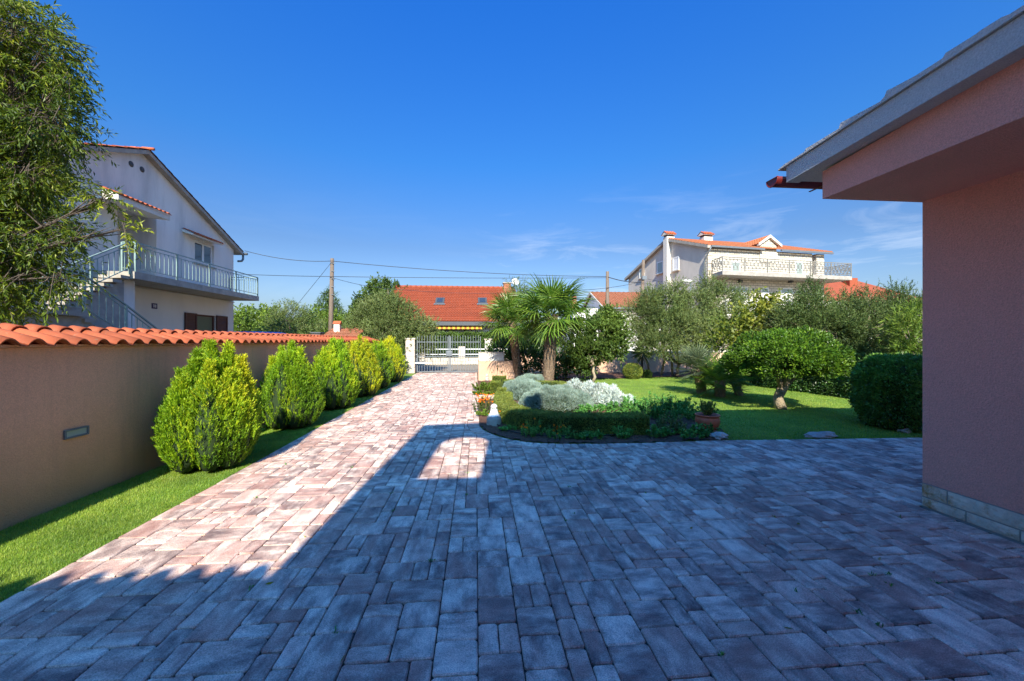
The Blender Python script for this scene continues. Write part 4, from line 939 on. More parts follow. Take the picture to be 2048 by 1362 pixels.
# across the street: low block wall with rails and hedge
sy = 25.5
sw = thing('street_wall', 'low white block wall with white rails across the street, seen through the gate', 'wall', (-5, sy, 0))
for k in range(14):
    for j in range(2):
        x_ = -9+k*.9+j*.45; MB().box(x_, sy, j*.22-.03, x_+.88, sy+.2, j*.22+.18).build('block', M['block'], sw)
for x_ in (-8.6, -6.1, -3.6, -1.1, 1.4): MB().box(x_, sy-.05, .40, x_+.4, sy+.25, 1.12).build('pier', M['block'], sw, bevel=.01)
for z_ in (.62, .95): MB().bar((-9, sy+.1, z_), (3.5, sy+.1, z_), .05).build('rail', M['whitepaint'], sw)
def hedge_cloud(name, label, x0, y0, x1, y1, z0, z1, mat, n, ll=.06, lw=.035, cat='hedge', gap=-.9, jit=.8, **kw):
    t = thing(name, label, cat, ((x0+x1)/2, (y0+y1)/2, z0))
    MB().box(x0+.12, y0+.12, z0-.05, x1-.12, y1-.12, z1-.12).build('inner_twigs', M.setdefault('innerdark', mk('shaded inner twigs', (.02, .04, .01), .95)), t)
    k = RS.rand(n); P = np.stack([x0+(x1-x0)*RS.rand(n), y0+(y1-y0)*RS.rand(n), z0+(z1-z0)*RS.rand(n)], 1); Nn = np.zeros((n, 3))
    top = k < .4; fr = (k >= .4) & (k < .8); sd = k >= .8
    P[top, 2] = z1; Nn[top, 2] = 1; P[fr, 1] = y0; Nn[fr, 1] = -1; e = RS.rand(n) < .5; P[sd, 0] = np.where(e[sd], x0, x1); Nn[sd, 0] = np.where(e[sd], -1, 1)
    P += Nn*(.10*clump(P, 3.3)+.05*RS.normal(size=n)-.03)[:, None]
    surf_leaves('foliage', t, mat, P, Nn, ll, lw, jit, **kw); return t
hedge_cloud('hedge', 'bright green clipped hedge behind the white rails across the street', -9.5, 26.2, 4, 27.4, 0, 1.95, L_['green'], 16000, .14, .09)

# ================================================================== ORANGE ROOFED HOUSE behind the gate
r0_ = Vector((0, 0, 0)); oy = 27.0*cos(YAW)
Ee = PY(900, 642, oy); 
oh = thing('orange_roof_house', 'low house with a long bright orange tiled roof and two skylights beyond the gate', 'house', (-4, oy, 0))
ax0 = PD(795, 577, 31.6).x; ax1 = 3.1; ez, rg = 2.78, 5.62; ry = oy+4.6
roof_sheet((ax0, oy-.2, ez), (ax1, oy-.2, ez), (ax0, ry, rg), 48, 20, .05, .05, .02, 5).build('roof', M['terra_far'], oh)
roof_sheet((ax1, ry+4.6, ez), (ax0, ry+4.6, ez), (ax1, ry, rg), 12, 4, .05, .05, .02, 4).build('roof', M['terra_far'], oh)
m = MB()
for k in range(int((ax1-ax0)/.4)): m.tube([(ax0+k*.4, ry, rg+.04), (ax0+k*.4+.42, ry, rg+.07)], .11, 6)
m.build('ridge', M['terra_far'], oh)
MB().box(ax0+.3, oy+.5, 0, ax1-.3, ry+4, 2.6).build('wall', M['whitepl'], oh)
MB().prism([(ax0+.3, oy+.6, 2.6), (ax0+.3, ry, rg-.15), (ax0+.3, ry+4, 2.6)], (ax1-ax0-.6, 0, 0)).build('gable', M['whitepl'], oh)
MB().box(ax0, oy-.22, ez-.28, ax1, oy-.1, ez-.02).build('eaves_board', M['greydark'], oh)
sl_o = (rg-ez)/4.8
for a, b in ((870, 888), (956, 974)):
    z_ = None
    # find the point on the roof plane
    def onroof(px, py):
        r = ray(px, py); n_ = Vector((0, -sl_o, 1)); o_ = Vector((0, oy-.2, ez+.1)); return C0+r*((o_-C0).dot(n_)/r.dot(n_))
    A, B, C_ = onroof(a, 608), onroof(b, 608), onroof((a+b)/2, 597)
    u = Vector((0, 1, sl_o)).normalized(); nn = Vector((0, -sl_o, 1)).normalized(); ln = (C_.y-A.y)/u.y
    fr_ = MB(); 
    fr_.hexa([A-nn*.05, B-nn*.05, B+u*ln-nn*.05, A+u*ln-nn*.05], [A+nn*.08, B+nn*.08, B+u*ln+nn*.08, A+u*ln+nn*.08]); sk = fr_.build('skylight', M['greydark'], oh)
    i_ = .12; X_ = Vector((1, 0, 0)); MB().hexa([A+X_*i_+u*i_+nn*.081, B-X_*i_+u*i_+nn*.081, B-X_*i_+u*(ln-i_)+nn*.081, A+X_*i_+u*(ln-i_)+nn*.081], [A+X_*i_+u*i_+nn*.09, B-X_*i_+u*i_+nn*.09, B-X_*i_+u*(ln-i_)+nn*.09, A+X_*i_+u*(ln-i_)+nn*.09]).build('pane', M['glass'], sk)
    MB().hexa([A-u*.15-X_*.08+nn*.0, B-u*.15+X_*.08, B+X_*.08-u*.01, A-X_*.08-u*.01], [A-u*.15-X_*.08+nn*.06, B-u*.15+X_*.08+nn*.06, B+X_*.08-u*.01+nn*.06, A-X_*.08-u*.01+nn*.06]).build('apron', M['galv'], sk)
ch = PY(1014, 583, ry-.3)
cm = MB().box(ch.x-.28, ry-.6, rg-.6, ch.x+.28, ry-.05, rg+.34).build('chimney', M['terra_old'], oh)
MB().box(ch.x-.34, ry-.66, rg+.34, ch.x+.34, ry+.01, rg+.42).build('cap', M['concrete'], cm)
dsh = thing('satellite_dish', 'white satellite dish beside the brick chimney of the orange roofed house', 'satellite dish', (ch.x+.62, ry-.4, rg+.12))
m = MB(); m.lathe([(.02, 0), (.14, .03), (.25, .08), (.30, .12), (.29, .13), (.14, .05), (.02, .02)], (0, 0, 0), 16); ob = m.build('dish', M['whitepaint'], dsh, world=False); ob.rotation_euler = (R(65), 0, R(10)); ob.location = (0, -.1, .3)
MB().tube([(0, 0, -.4), (0, 0, .3)], .03, 6).build('mast', M['galv'], dsh, world=False)
aw = thing('awning', 'yellow and brown striped awning under the eaves of the orange roofed house', 'awning', (-4, oy-.8, 2))
ay = oy-.05; za, zb_ = PY(900, 651, ay).z, PY(900, 658, ay).z
MB().hexa([(-3.6, ay, zb_), (.4, ay, zb_), (.4, ay+.03, zb_), (-3.6, ay+.03, zb_)], [(-3.6, ay, za), (.4, ay, za), (.4, ay+.03, za), (-3.6, ay+.03, za)]).build('valance', M['awning'], aw)
MB().tube([(-3.65, ay+.06, za+.03), (.45, ay+.06, za+.03)], .05, 8).build('roller', M['greydark'], aw)

# ================================================================== HOUSE WITH BROWN ROOF (centre right)
hy2 = 34.0*cos(YAW)-2
xa, xb = PY(1205, 610, hy2).x, PY(1275, 610, hy2).x+2; z_e = PY(1230, 615, hy2).z; rp_ = PD(1230, 585, 36.5); z_r = rp_.z; rr_ = hy2+3.6
bh = thing('brown_roof_house', 'white house with weathered brown tiled roof between the palms and the grey gable', 'house', (xa, hy2, 0))
roof_sheet((xa, hy2-.3, z_e), (xb, hy2-.3, z_e), (xa, rr_, z_r), 22, 12, .05, .04, .02, 5).build('roof', M['terra_old'], bh)
roof_sheet((xb, rr_+3.9, z_e), (xa, rr_+3.9, z_e), (xb, rr_, z_r), 12, 4, .05, .04, .02, 4).build('roof', M['terra_old'], bh)
MB().box(xa+.25, hy2, 0, xb, rr_+3.5, z_e-.1).build('wall', M['whitepl'], bh)
MB().prism([(xa+.25, hy2, z_e-.1), (xa+.25, rr_, z_r-.12), (xa+.25, rr_+3.5, z_e-.1)], (.3, 0, 0)).build('gable', M['oldplaster'], bh)
MB().box(xa, hy2-.38, z_e-.12, xb, hy2-.28, z_e+.0).build('gutter', M['galv'], bh)
MB().prism([(xa-.05, hy2-.3, z_e-.16), (xa-.05, rr_, z_r-.12), (xa-.05, rr_+3.9, z_e-.16), (xa-.05, rr_+3.9, z_e), (xa-.05, rr_, z_r+.04), (xa-.05, hy2-.3, z_e)], (.12, 0, 0)).build('verge', M['whitepl'], bh)
mb = MB().box(xa-1.9, hy2+2.6, z_r-1.6, xa-1.5, hy2+3.2, z_r-.45); mb.build('chimney', M['terra_old'], bh)
MB().box(xa-2.2, hy2+1.0, 0, xa-.06, hy2+5, z_e+.0).build('side_wing', M['oldplaster'], bh)

# ================================================================== BIG WHITE HOUSE (right)
wo = FWD*29.6+RGT*((1415-1024)/FPX*29.6)
WF = Frame((wo.x, wo.y, 0), R(7.5)); wh = thing('stone_house', 'tall house with grey rendered gable, stone clad front and long balconies at right', 'house', (wo.x, wo.y, 0), R(7.5))
H = WF.hit
def LB(): return MB()
def wb_(mb, name, mat, par=None, **k): return mb.build(name, mat, par or wh, world=False, **k)
eL = H(1, 0, 1415, 492).z; FLx = H(1, 0, 1623, 520).x; RLx = H(1, 0, 1650, 510).x
dep = H(0, 0, 1257, 560).y; rgp = H(0, 0, 1343, 478); gl = H(0, 0, 1258, 556).z
print('stone house eave', eL, 'len', FLx, RLx, 'depth', dep, 'ridge', rgp, 'back eave', gl)
RYw, RZw = rgp.y+.4, rgp.z+.12
wb_(LB().prism([(0, 0, 0), (0, dep, 0), (0, dep, gl-.1), (0, RYw, RZw-.1), (0, 0, eL-.1)], (.3, 0, 0)), 'gable', M['gablegrey'])
wb_(LB().box(.3, .03, 0, FLx, dep, eL-.15), 'wall', M['whitepl'])
wb_(LB().box(.0, -.05, 0, FLx+.0, .0-.001, eL-.12), 'front_cladding', M['clad'])
wb_(LB().box(FLx, dep*.35, 0, RLx, dep, eL-.15), 'back_wall', M['whitepl'])
pw = (H(1, 0, 1647, 530).x-H(1, 0, 1632, 530).x)
px0 = H(1, 0, 1632, 530).x; wb_(LB().box(px0, -.05, 0, px0+pw, .4, eL-.13), 'porch_pillar', M['clad'])
# quoins at the corner
for k in range(30):
    z_ = .25+k*.28
    if z_ > eL-.3: break
    wb_(LB().box(-.03, -.09, z_, .34 if k % 2 else .22, -.051, z_+.22), 'quoin', M['block'])
wb_(LB().box(-.02, .0, 0, -.001, .30, eL-.25), 'corner_strip', M['clad'])
ov = .35
e = Vector((-.25, -ov, eL-.02)); wb_(roof_sheet(e, e+Vector((RLx+.6, 0, 0)), (-.25, RYw, RZw), 50, 14, .06, .04, .02, 5), 'roof', M['terra_light'])
e = Vector((RLx+.35, dep+ov, gl-.02)); wb_(roof_sheet(e, e-Vector((RLx+.6, 0, 0)), (RLx+.35, RYw, RZw), 20, 6, .06, .04, .02, 4), 'roof', M['terra_light'])
wb_(LB().prism([(-.28, -ov, eL-.22), (-.28, RYw, RZw-.2), (-.28, dep+ov, gl-.22), (-.28, dep+ov, gl), (-.28, RYw, RZw+.02), (-.28, -ov, eL)], (.27, 0, 0)), 'verge', M['concrete'])
wb_(LB().box(0, -ov-.12, eL-.16, H(1, 0, 1520, 500).x, -ov, eL-.03), 'gutter', M['galv']); wb_(LB().box(H(1, 0, 1553, 500).x, -ov-.12, eL-.16, RLx+.3, -ov, eL-.03), 'gutter', M['galv'])
wb_(LB().tube([(-.0, -ov-.05, eL-.12), (-.08, -.3, eL-.45), (-.1, .1, eL-.9), (-.1, .25, eL-1.2), (-.1, .25, .3)], .05, 6), 'downpipe', M['galv'])
# chimney stack on the gable
s0, s1 = H(0, -.35, 1334.6, 520).y, H(0, -.35, 1327, 520).y; zc = H(0, -.35, 1334, 473).z
stk = wb_(LB().box(-.38, s0, 0, -.002, s1, zc).box(-.002, s0, RZw-1, .35, s1, zc), 'chimney', M['whitepl'])
def cap(x0, y0, x1, y1, z, par):
    wb_(LB().box(x0+.05, y0+.05, z, x1-.05, y1-.05, z+.22), 'flue', M['greydark'], par); ym = (y0+y1)/2
    for sgn, ya in ((1, y0-.12), (-1, y1+.12)):
        e = Vector((x0-.12, ya, z+.2)); wb_(roof_sheet(e, e+Vector((x1-x0+.24, 0, 0)), (x0-.12, ym, z+.48), 4, 2, .05, .02, .02, 5), 'tile_cap', M['terra'], par)
    wb_(LB().prism([(x0-.1, y0-.1, z+.16), (x0-.1, ym, z+.44), (x0-.1, y1+.1, z+.16)], (x1-x0+.2, 0, 0)), 'cap_slab', M['whitepl'], par)
cap(-.38, s0, .35, s1, zc, stk)
c2 = H(1, RYw-.3, 1407, 475).x; c3 = H(1, RYw-.3, 1424, 475).x; zc2 = H(1, RYw-.3, 1415, 474).z
ch2 = wb_(LB().box(c2, RYw-.4, RZw-.8, c3, RYw+.25, zc2), 'chimney', M['whitepl']); cap(c2, RYw-.4, c3, RYw+.25, zc2, ch2)
# dormer gable flush with the front
d0, d1 = H(1, -.12, 1520, 490).x, H(1, -.12, 1553, 490).x; zd = H(1, -.12, 1520, 489).z; zp = H(1, -.12, 1539, 476).z
dm = wb_(LB().prism([(d0, -.12, eL-1.0), (d1, -.12, eL-1.0), (d1, -.12, zd), ((d0+d1)/2, -.12, zp), (d0, -.12, zd)], (0, 3.4, 0)), 'dormer', M['clad'])
dxm = (d0+d1)/2
for sgn, xe in ((-1, d0-.3), (1, d1+.3)):
    zz = zd-.02; e0_ = Vector((xe, -.3 if sgn < 0 else 3.4, zz)); e1_ = Vector((xe, 3.4 if sgn < 0 else -.3, zz)); wb_(roof_sheet(e0_, e1_, (dxm, e0_.y, zp+.15), 16, 5, .05, .03, .02, 4), 'dormer_roof', M['terra_light'], dm)
wb_(LB().prism([(d0-.3, -.34, zd-.14), (dxm, -.34, zp+.0), (d1+.3, -.34, zd-.14), (d1+.3, -.34, zd+.04), (dxm, -.34, zp+.2), (d0-.3, -.34, zd+.04)], (0, .2, 0)), 'verge', M['whitepl'], dm)
# windows in the gable
for (a, b, c_, d_) in ((1346, 1358.5, 514, 541), (1314.5, 1327, 523, 547), (1279, 1289.5, 537, 556), (1273, 1290, 596, 612), (1316, 1328, 592, 610)):
    A, B = H(0, 0, b, c_), H(0, 0, a, d_); y0_, y1_ = A.y, B.y; z1_ = H(0, 0, (a+b)/2, c_).z; z0_ = H(0, 0, (a+b)/2, d_).z
    f_ = wb_(frame(LB(), -.05, -.002, y0_, y1_, z0_, z1_, .09), 'window', M['whitepaint'])
    wb_(LB().box(-.03, y0_+.09, z0_+.09, -.02, y1_-.09, z1_-.09), 'pane', M['whitepaint'] if a == 1346 else M['frosted'], f_)
    wb_(LB().box(-.16, y0_-.1, z0_-.08, -.002, y1_+.1, z0_-.002), 'sill', M['block'], f_)
# upper balcony
bzl = H(1, -1.5, 1445, 549).z; bzt = H(1, -1.5, 1445, 541).z; bx0 = H(1, -1.5, 1445, 545).x; bx1 = H(1, -1.5, 1704, 556).x
print('balcony local', bx0, bx1, bzl, bzt)
M['ironlight'] = mk('weathered light iron', (.20, .19, .17), .6, .1, 5)
def balcony(x0, x1, yo, zl, zt_, nx_, orn=True, wallx=.3, ret=0):
    sb = wb_(LB().prism([(wallx, -.052, zl), (x0, yo, zl), (x1, yo, zl), (x1, ret, zl)]+([] if ret < 0 else [(FLx+.01, ret, zl), (FLx+.01, -.052, zl)]), (0, 0, zt_-zl)), 'balcony', M['concrete'])
    pts = [Vector((wallx, -.1, zt_)), Vector((x0+.04, yo+.06, zt_))]+[Vector((x0+(x1-x0)*i/nx_, yo+.06, zt_)) for i in range(1, nx_+1)]+[Vector((x1-.05, ret-.05, zt_))]
    rl = LB(); 
    for a, b in zip(pts[:-1], pts[1:]):
        for z_ in (.98, .12, .86, .24): rl.bar(a+UP*z_, b+UP*z_, .03 if z_ < .9 else .05)
    r_ = wb_(rl, 'railing', M['ironlight'], sb)
    for p in pts: wb_(LB().bar(p, p+UP*1.02, .05), 'post', M['ironlight'], r_)
    ob = LB()
    for a, b in zip(pts[:-1], pts[1:]):
        n = max(2, int((b-a).length/.28)); d = (b-a).normalized()
        for i in range(n):
            p = a.lerp(b, (i+.5)/n); w_ = (b-a).length/n*.5
            for q1, q2 in (((-w_, .24), (0, .55)), ((0, .55), (w_, .24)), ((-w_, .86), (0, .55)), ((0, .55), (w_, .86)), ((-w_*.5, .55), (0, .7)), ((0, .7), (w_*.5, .55)), ((-w_*.5, .55), (0, .4)), ((0, .4), (w_*.5, .55)), ((-w_, .12), (-w_, .98))):
                ob.bar(p+d*q1[0]+UP*q1[1], p+d*q2[0]+UP*q2[1], .018)
    wb_(ob, 'scrollwork', M['ironlight'], r_, kind='stuff'); return sb
balcony(bx0, bx1, -1.5, bzl, bzt, 6, ret=2.2)
lz0 = H(1, -1.5, 1480, 622).z; 
wb_(LB().box(.3, -1.5, bzl-3.1, bx1-1, -.052, bzl-2.9), 'lower_balcony', M['concrete'])
wb_(LB().box(.3, -1.52, bzl-2.9, bx1-1, -1.36, bzl-1.75), 'parapet', M['whitepl'])
# shuttered openings on the floor below and behind the balcony
for a, b, c_, d_ in ((1464, 1495, 573, 596), (1522, 1537, 575, 596), (1561, 1585, 576, 598)):
    A, B = H(1, -.05, a, c_), H(1, -.05, b, d_); f_ = wb_(LB().box(A.x, -.085, bzl-2.9, B.x, -.052, A.z), 'window', M['whitepaint'])
    wb_(LB().box(A.x+.08, -.1, A.z-.35, B.x-.08, -.086, A.z-.08), 'shutter_box', M['frosted'], f_)
for a, b in ((1462, 1480), (1590, 1606)):
    A, B = H(1, -.05, a, 522), H(1, -.05, b, 522); f_ = wb_(frame(LB(), A.x, B.x, -.1, -.052, bzt, A.z, .08) if False else LB().box(A.x, -.075, bzt+.01, B.x, -.052, A.z), 'door', M['whitepaint']); wb_(LB().box(A.x+.1, -.085, bzt+.15, B.x-.1, -.076, A.z-.1), 'pane', M['frosted'], f_)
for a in (1479, 1580):
    A = H(1, -.1, a, 563); wb_(LB().box(A.x-.12, -.3, A.z-.1, A.x+.12, -.053, A.z+.12), 'wall_lamp', M['greydark'])
# red hip roof house far right
fo = FWD*34+RGT*((1640-1024)/FPX*34); 
rh = thing('red_hip_roof_house', 'house with bright red hipped roof showing over the olive trees at far right', 'house', (fo.x, fo.y, 0))
z1_ = 1.5+(681-604)/FPX*34; z2_ = 1.5+(681-556)/FPX*38
rf = MB(); x0, x1, y0, y1 = fo.x-3.5, fo.x+10.5, fo.y-.5, fo.y+8
rf.add([(x0, y0, z1_), (x1, y0, z1_), (x1, y1, z1_), (x0, y1, z1_), (x0+4.2, (y0+y1)/2, z2_), (x1-4, (y0+y1)/2, z2_)], [(0, 1, 5, 4), (1, 2, 5), (2, 3, 4, 5), (3, 0, 4), (3, 2, 1, 0)]); rf.build('roof', M['terra_far'], rh)
MB().box(x0+.5, y0+.5, 0, x1-.5, y1-.5, z1_-.02).build('wall', M['whitepl'], rh)
MB().box(fo.x+5, fo.y+2.2, z2_-1.4, fo.x+5.8, fo.y+2.9, z2_-.2).build('chimney', M['terra_far'], rh)

# ================================================================== POLES, CABLES, LAMP, CAR, OVEN, BIN
def pole(px0, py0, px1, D, label, lean=0):
    a = PD(px1, 681, D); b = PD(px0, py0, D); a = Vector((a.x, a.y, -.1)); t = thing('utility_pole', label, 'pole', (a.x, a.y, 0), 0)
    MB().tube([a, a.lerp(b, .5), b], [.15, .13, .10], 9).build('shaft', M['wood'], t); return t, a, b
p1, A1, B1 = pole(664.5, 517, 660, 23, 'leaning wooden utility pole with a guy wire, standing over the end of the tile-capped wall')
for k in range(5):
    z = B1.z-.3-k*.45; MB().bar((B1.x-.02, B1.y-.12, z), (B1.x+.2, B1.y-.12, z), .03).build('step_bolt', M['galv'], p1)
p2, A2, B2 = pole(1215, 543, 1215, 26, 'grey wooden utility pole rising behind the palms before the brown roof')
p3, A3, B3 = pole(1287, 520, 1279, 27, 'leaning wooden utility pole in front of the grey gable')
MB().box(B3.x-.16, B3.y-.2, B3.z-1.35, B3.x+.16, B3.y-.13, B3.z-1.1).build('junction_box', M['galv'], p3)
def cable(label, pts, sag=.25, r=.016):
    m = MB()
    for a, b in zip(pts[:-1], pts[1:]):
        a, b = Vector(a), Vector(b); m.tube([a.lerp(b, i/10)-UP*(4*sag*(i/10)*(1-i/10)) for i in range(11)], r, 4)
    o = m.build('overhead_cable', M['cable'], None); tag(o, label, 'cable'); return o
eve = Vector((HL+.3, yF+.5, PL(478, 497, HL+.3).z))
q1 = PD(663, 522, 22.8); q2 = PD(1213, 553, 25.8)
cable('upper overhead cable from the house eave past the leaning pole to the middle pole', [eve, q1, q2], .2, .02)
cable('lower overhead cable from behind the balcony to the leaning and middle poles', [PD(420, 545, 26), PD(663, 553, 22.8), PD(1213, 555.5, 25.8)], .05, .018)
cable('thin diagonal guy wire from the leaning pole down to the ground', [PD(661, 527, 22.9), PD(560, 650, 24)], .03, .012)
cable('thin cable running from the leaning pole to the chimney of the orange roof', [PD(667, 556, 22.8), PD(790, 578, 25), PD(1005, 586, 29)], .12, .014)
cable('pair of cables from the middle pole to the pole before the grey gable', [PD(1216, 554, 25.9), PD(1283, 565, 26.8)], .1, .03)
cable('thin cable from the pole before the grey gable dropping left behind the palms', [PD(1282, 564, 26.8), PD(1150, 581, 25)], .1, .018)
cable('upper cable crossing the gable of the stone house to the right', [PD(1285, 556, 26.8), PD(1420, 572, 27.5), PD(1700, 592, 29)], .12, .014)
cable('lower cable crossing the gable of the stone house to the right', [PD(1285, 565, 26.8), PD(1420, 584, 27), PD(1640, 606, 28)], .12, .014)
# street lamp
lpD = 22; b_ = PD(1381, 681, lpD); lt = thing('street_lamp', 'white street lamp head on a grey pole over the olive crowns before the gable', 'street lamp', (b_.x, b_.y, 0)); zt2 = PD(1381, 563, lpD).z
MB().tube([(b_.x, b_.y, 0), (b_.x, b_.y, zt2)], [.06, .035], 8).build('pole', M['galv'], lt)
hd = MB().lathe([(.02, -.055), (.07, -.05), (.10, 0), (.08, .05), (.02, .06)], (0, 0, 0), 12).build('head', M['lampwhite'], lt, world=False)
hd.location = (-.22, 0, zt2+.02); hd.scale = (3.6, 1.2, 1.2)
# blue car behind the wall
cp = PD(527, 664, 13.5); zr_ = cp.z
car = thing('parked_car', 'blue car parked behind the boundary wall, only its roof showing over the tiles', 'car', (cp.x, cp.y, 0), R(82))
def prof_body(pts, w, mat, name, ins=0):
    m = MB(); m.prism([(x, -w/2, z) for x, z in pts], (0, w, 0)); return m.build(name, mat, car, world=False, bevel=.06)
k_ = zr_/1.5
prof_body([(-2.1, .3), (2.1, .3), (2.15, .7), (1.3, .92), (-1.2, .98), (-2.1, .95)], 1.72, M['carblue'], 'body')
rf_ = MB(); rf_.hexa([(-1.75, -.80, .99*1), (1.2, -.80, .95), (1.2, .80, .95), (-1.75, .80, .99)], [(-1.35, -.64, zr_-.08), (.35, -.64, zr_-.06), (.35, .64, zr_-.06), (-1.35, .64, zr_-.08)]); rf_.build('cabin_glass', M['glass'], car, world=False, bevel=.03)
MB().hexa([(-1.42, -.66, zr_-.085), (.40, -.66, zr_-.065), (.40, .66, zr_-.065), (-1.42, .66, zr_-.085)], [(-1.2, -.52, zr_-.005), (.15, -.52, zr_), (.15, .52, zr_), (-1.2, .52, zr_-.005)]).build('roof', M['carblue'], car, world=False, bevel=.03)
for x in (-1.35, 1.35):
    for y in (-.86, .72):
        wl_ = MB().tube([(x, y, .31), (x, y+.14, .31)], .31, 18).build('wheel', M['black'], car, world=False); MB().tube([(x, y-.006, .31), (x, y+.146, .31)], .18, 14).build('rim', M['galv'], wl_, world=False)
# outdoor oven with tiled roof and chimney
oc = PD(683, 672, 18.2); ozr = PD(683, 657, 18.2).z; ow = .62
ov_ = thing('outdoor_oven', 'outdoor brick barbecue with old tiled roof and small white chimney behind the wall end', 'barbecue', (oc.x, oc.y, 0))
MB().box(oc.x-.7, oc.y, 0, oc.x+.55, oc.y+1.1, ozr-.35).build('body', M['whitepl'], ov_)
roof_sheet((oc.x-.85, oc.y-.15, ozr-.42), (oc.x+.7, oc.y-.15, ozr-.42), (oc.x-.62, oc.y+.7, ozr), 8, 3, .05, .03, .02, 6).build('roof', M['terra_old'], ov_)
cz_ = PD(675, 647, 18.6); 
o = MB().box(cz_.x-.13, cz_.y-.13, ozr-.5, cz_.x+.13, cz_.y+.13, cz_.z-.02).build('chimney', M['whitepl'], ov_)
MB().prism([(cz_.x-.17, cz_.y-.17, cz_.z-.02), (cz_.x-.17, cz_.y, cz_.z+.12), (cz_.x-.17, cz_.y+.17, cz_.z-.02)], (.34, 0, 0)).build('tile_cap', M['terra'], o)
bn = PD(633, 668, 16); bt = PD(633, 664, 16).z
bin_ = thing('grey_bin', 'dark grey slatted bin just showing over the tile-capped wall left of the leaning pole', 'bin', (bn.x, bn.y, 0))
MB().box(bn.x-.22, bn.y, 0, bn.x+.14, bn.y+.4, bt-.06).build('body', M['greydark'], bin_, bevel=.02); MB().box(bn.x-.25, bn.y-.03, bt-.06, bn.x+.17, bn.y+.43, bt).build('lid', M['greydark'], bin_, bevel=.02)

# ================================================================== BACKGROUND TREES
def lobs(spec): return [lob(*s) for s in spec]
def bg_tree(name, label, spec, mat, ntw, D, ll=.22, lw=.12, tw=.5, nl=9, r0=.15, **k):
    L = lobs(spec); cx = sum(l[0] for l in L)/len(L); cy = sum(l[1] for l in L)/len(L); zl = min(l[2]-l[5] for l in L)
    return tree(name, label, 'tree' if 'tree' in name else 'bush', (cx, cy, 0), (cx, cy, max(.6, zl+.4)), L, mat, r0, None, None, 3, ntw=ntw, nl=nl, ll=ll, lw=lw, tw=tw, **k)
bg_tree('bushy_tree', 'light green bushy tree right beside the number 11 house', [(505, 640, 33, 1.0), (475, 655, 33, 1.0), (535, 650, 33, 1.3), (500, 665, 32, 1.4), (455, 660, 33, 1.2), (560, 660, 32, 1.1)], L_['lime'], 1500, 33)
bg_tree('olive_tree', 'grey green olive far behind the wall left of the leaning pole', [(575, 640, 28, 1.2), (595, 655, 28, 1.3), (565, 660, 28, 1.3), (620, 665, 28, 1.1)], L_['olive'], 1500, 28, .14, .035, .4, 12, up=.7)
bg_tree('bushy_tree', 'yellowish green tree mass below the conifer beyond the wall', [(640, 650, 38, 1.6), (670, 660, 38, 1.7), (610, 665, 38, 1.3), (700, 668, 36, 1.4), (655, 670, 37, 1.8), (735, 672, 36, 1.5)], L_['lime'], 1600, 38)
bg_tree('bushy_tree', 'tall rounded green tree left of the orange roof', [(762, 590, 31, 1.2), (745, 605, 31, 1.1), (785, 600, 31, 1.1), (730, 630, 31, 1.1), (770, 640, 31, 1.6), (715, 655, 31, 1.0)], L_['green'], 2600, 31, .2, .1, .4)
# conifer with whorled branches
cb = PD(657, 681, 44); czt = PD(657, 580, 44).z
cf = thing('conifer_tree', 'dark green conifer with layered branches standing behind the leaning pole', 'tree', (cb.x, cb.y, 0))
MB().tube([(cb.x, cb.y, 0), (cb.x, cb.y, czt-.2)], [.22, .03], 7).build('trunk', M['bark'], cf)
Lc = []
for k in range(6):
    z = czt-.5-k*.75; r = .35+k*.38
    for a in range(3+k):
        an = a*2*pi/(3+k)+k; Lc.append((cb.x+cos(an)*r*.75, cb.y+sin(an)*r*.75, z, .55+.06*k, .55+.06*k, .26))
Lc.append((cb.x, cb.y, czt-.3, .2, .2, .5))
crown('crown', cf, L_['pine'], Lc, 2600, 9, .14, .05, tw=.35, up=.5, droop=0, gap=-.9)
# far treeline filling the horizon
n = 0
tl_ = thing('treeline', 'distant line of trees closing the horizon behind the houses', 'treeline', (0, 90, 0)); 
Lf = [(x, 95+random.uniform(-8, 8), random.uniform(.6, 2.0), random.uniform(3, 5), 3, random.uniform(2.2, 4.2)) for x in np.arange(-85, 120, 4.5)]
crown('foliage', tl_, L_['green'], Lf, 6000, 7, .8, .5, tw=1.4, gap=-1.2, shell=.7); tl_['kind'] = 'stuff'; del tl_['category']
for o_ in tl_.children: o_['kind'] = 'stuff'

# ================================================================== OLIVES AND OTHER GARDEN TREES
def olive(name, label, spec, base, fork, ntw, r0=.09, mat='olive', ll=.062, lw=.014, tw=.34, nl=16, cat='tree', bark='barkpale', **k):
    L = lobs(spec); kw = dict(up=.55, droop=-.1, gap=-.5, cs=2.4, shell=.35, spread=.6); kw.update(k)
    return tree(name, label, cat, base, fork, L, L_[mat], r0, M[bark], None, 6, ntw=ntw, nl=nl, ll=ll, lw=lw, tw=tw, **kw)
b = PD(775, 738, 19.5); b.z = 0
olive('olive_tree', 'dense silvery olive tree left of the gate, in front of the orange roof', [(765, 625, 19.5, .95, .8), (800, 640, 19.3, .95, .8), (735, 650, 19.5, .85, .8), (775, 670, 19.2, 1.2, .9), (835, 665, 19.2, .75, .7), (815, 690, 19, .9, .7), (715, 675, 19.5, .7, .6), (850, 690, 19.0, .45, .5), (780, 610, 19.6, .55, .5), (740, 700, 19, .9, .5), (860, 655, 19.4, .25, .25)], b, b+UP*.9, 5600, .12, ll=.095, lw=.028, gap=-.75)
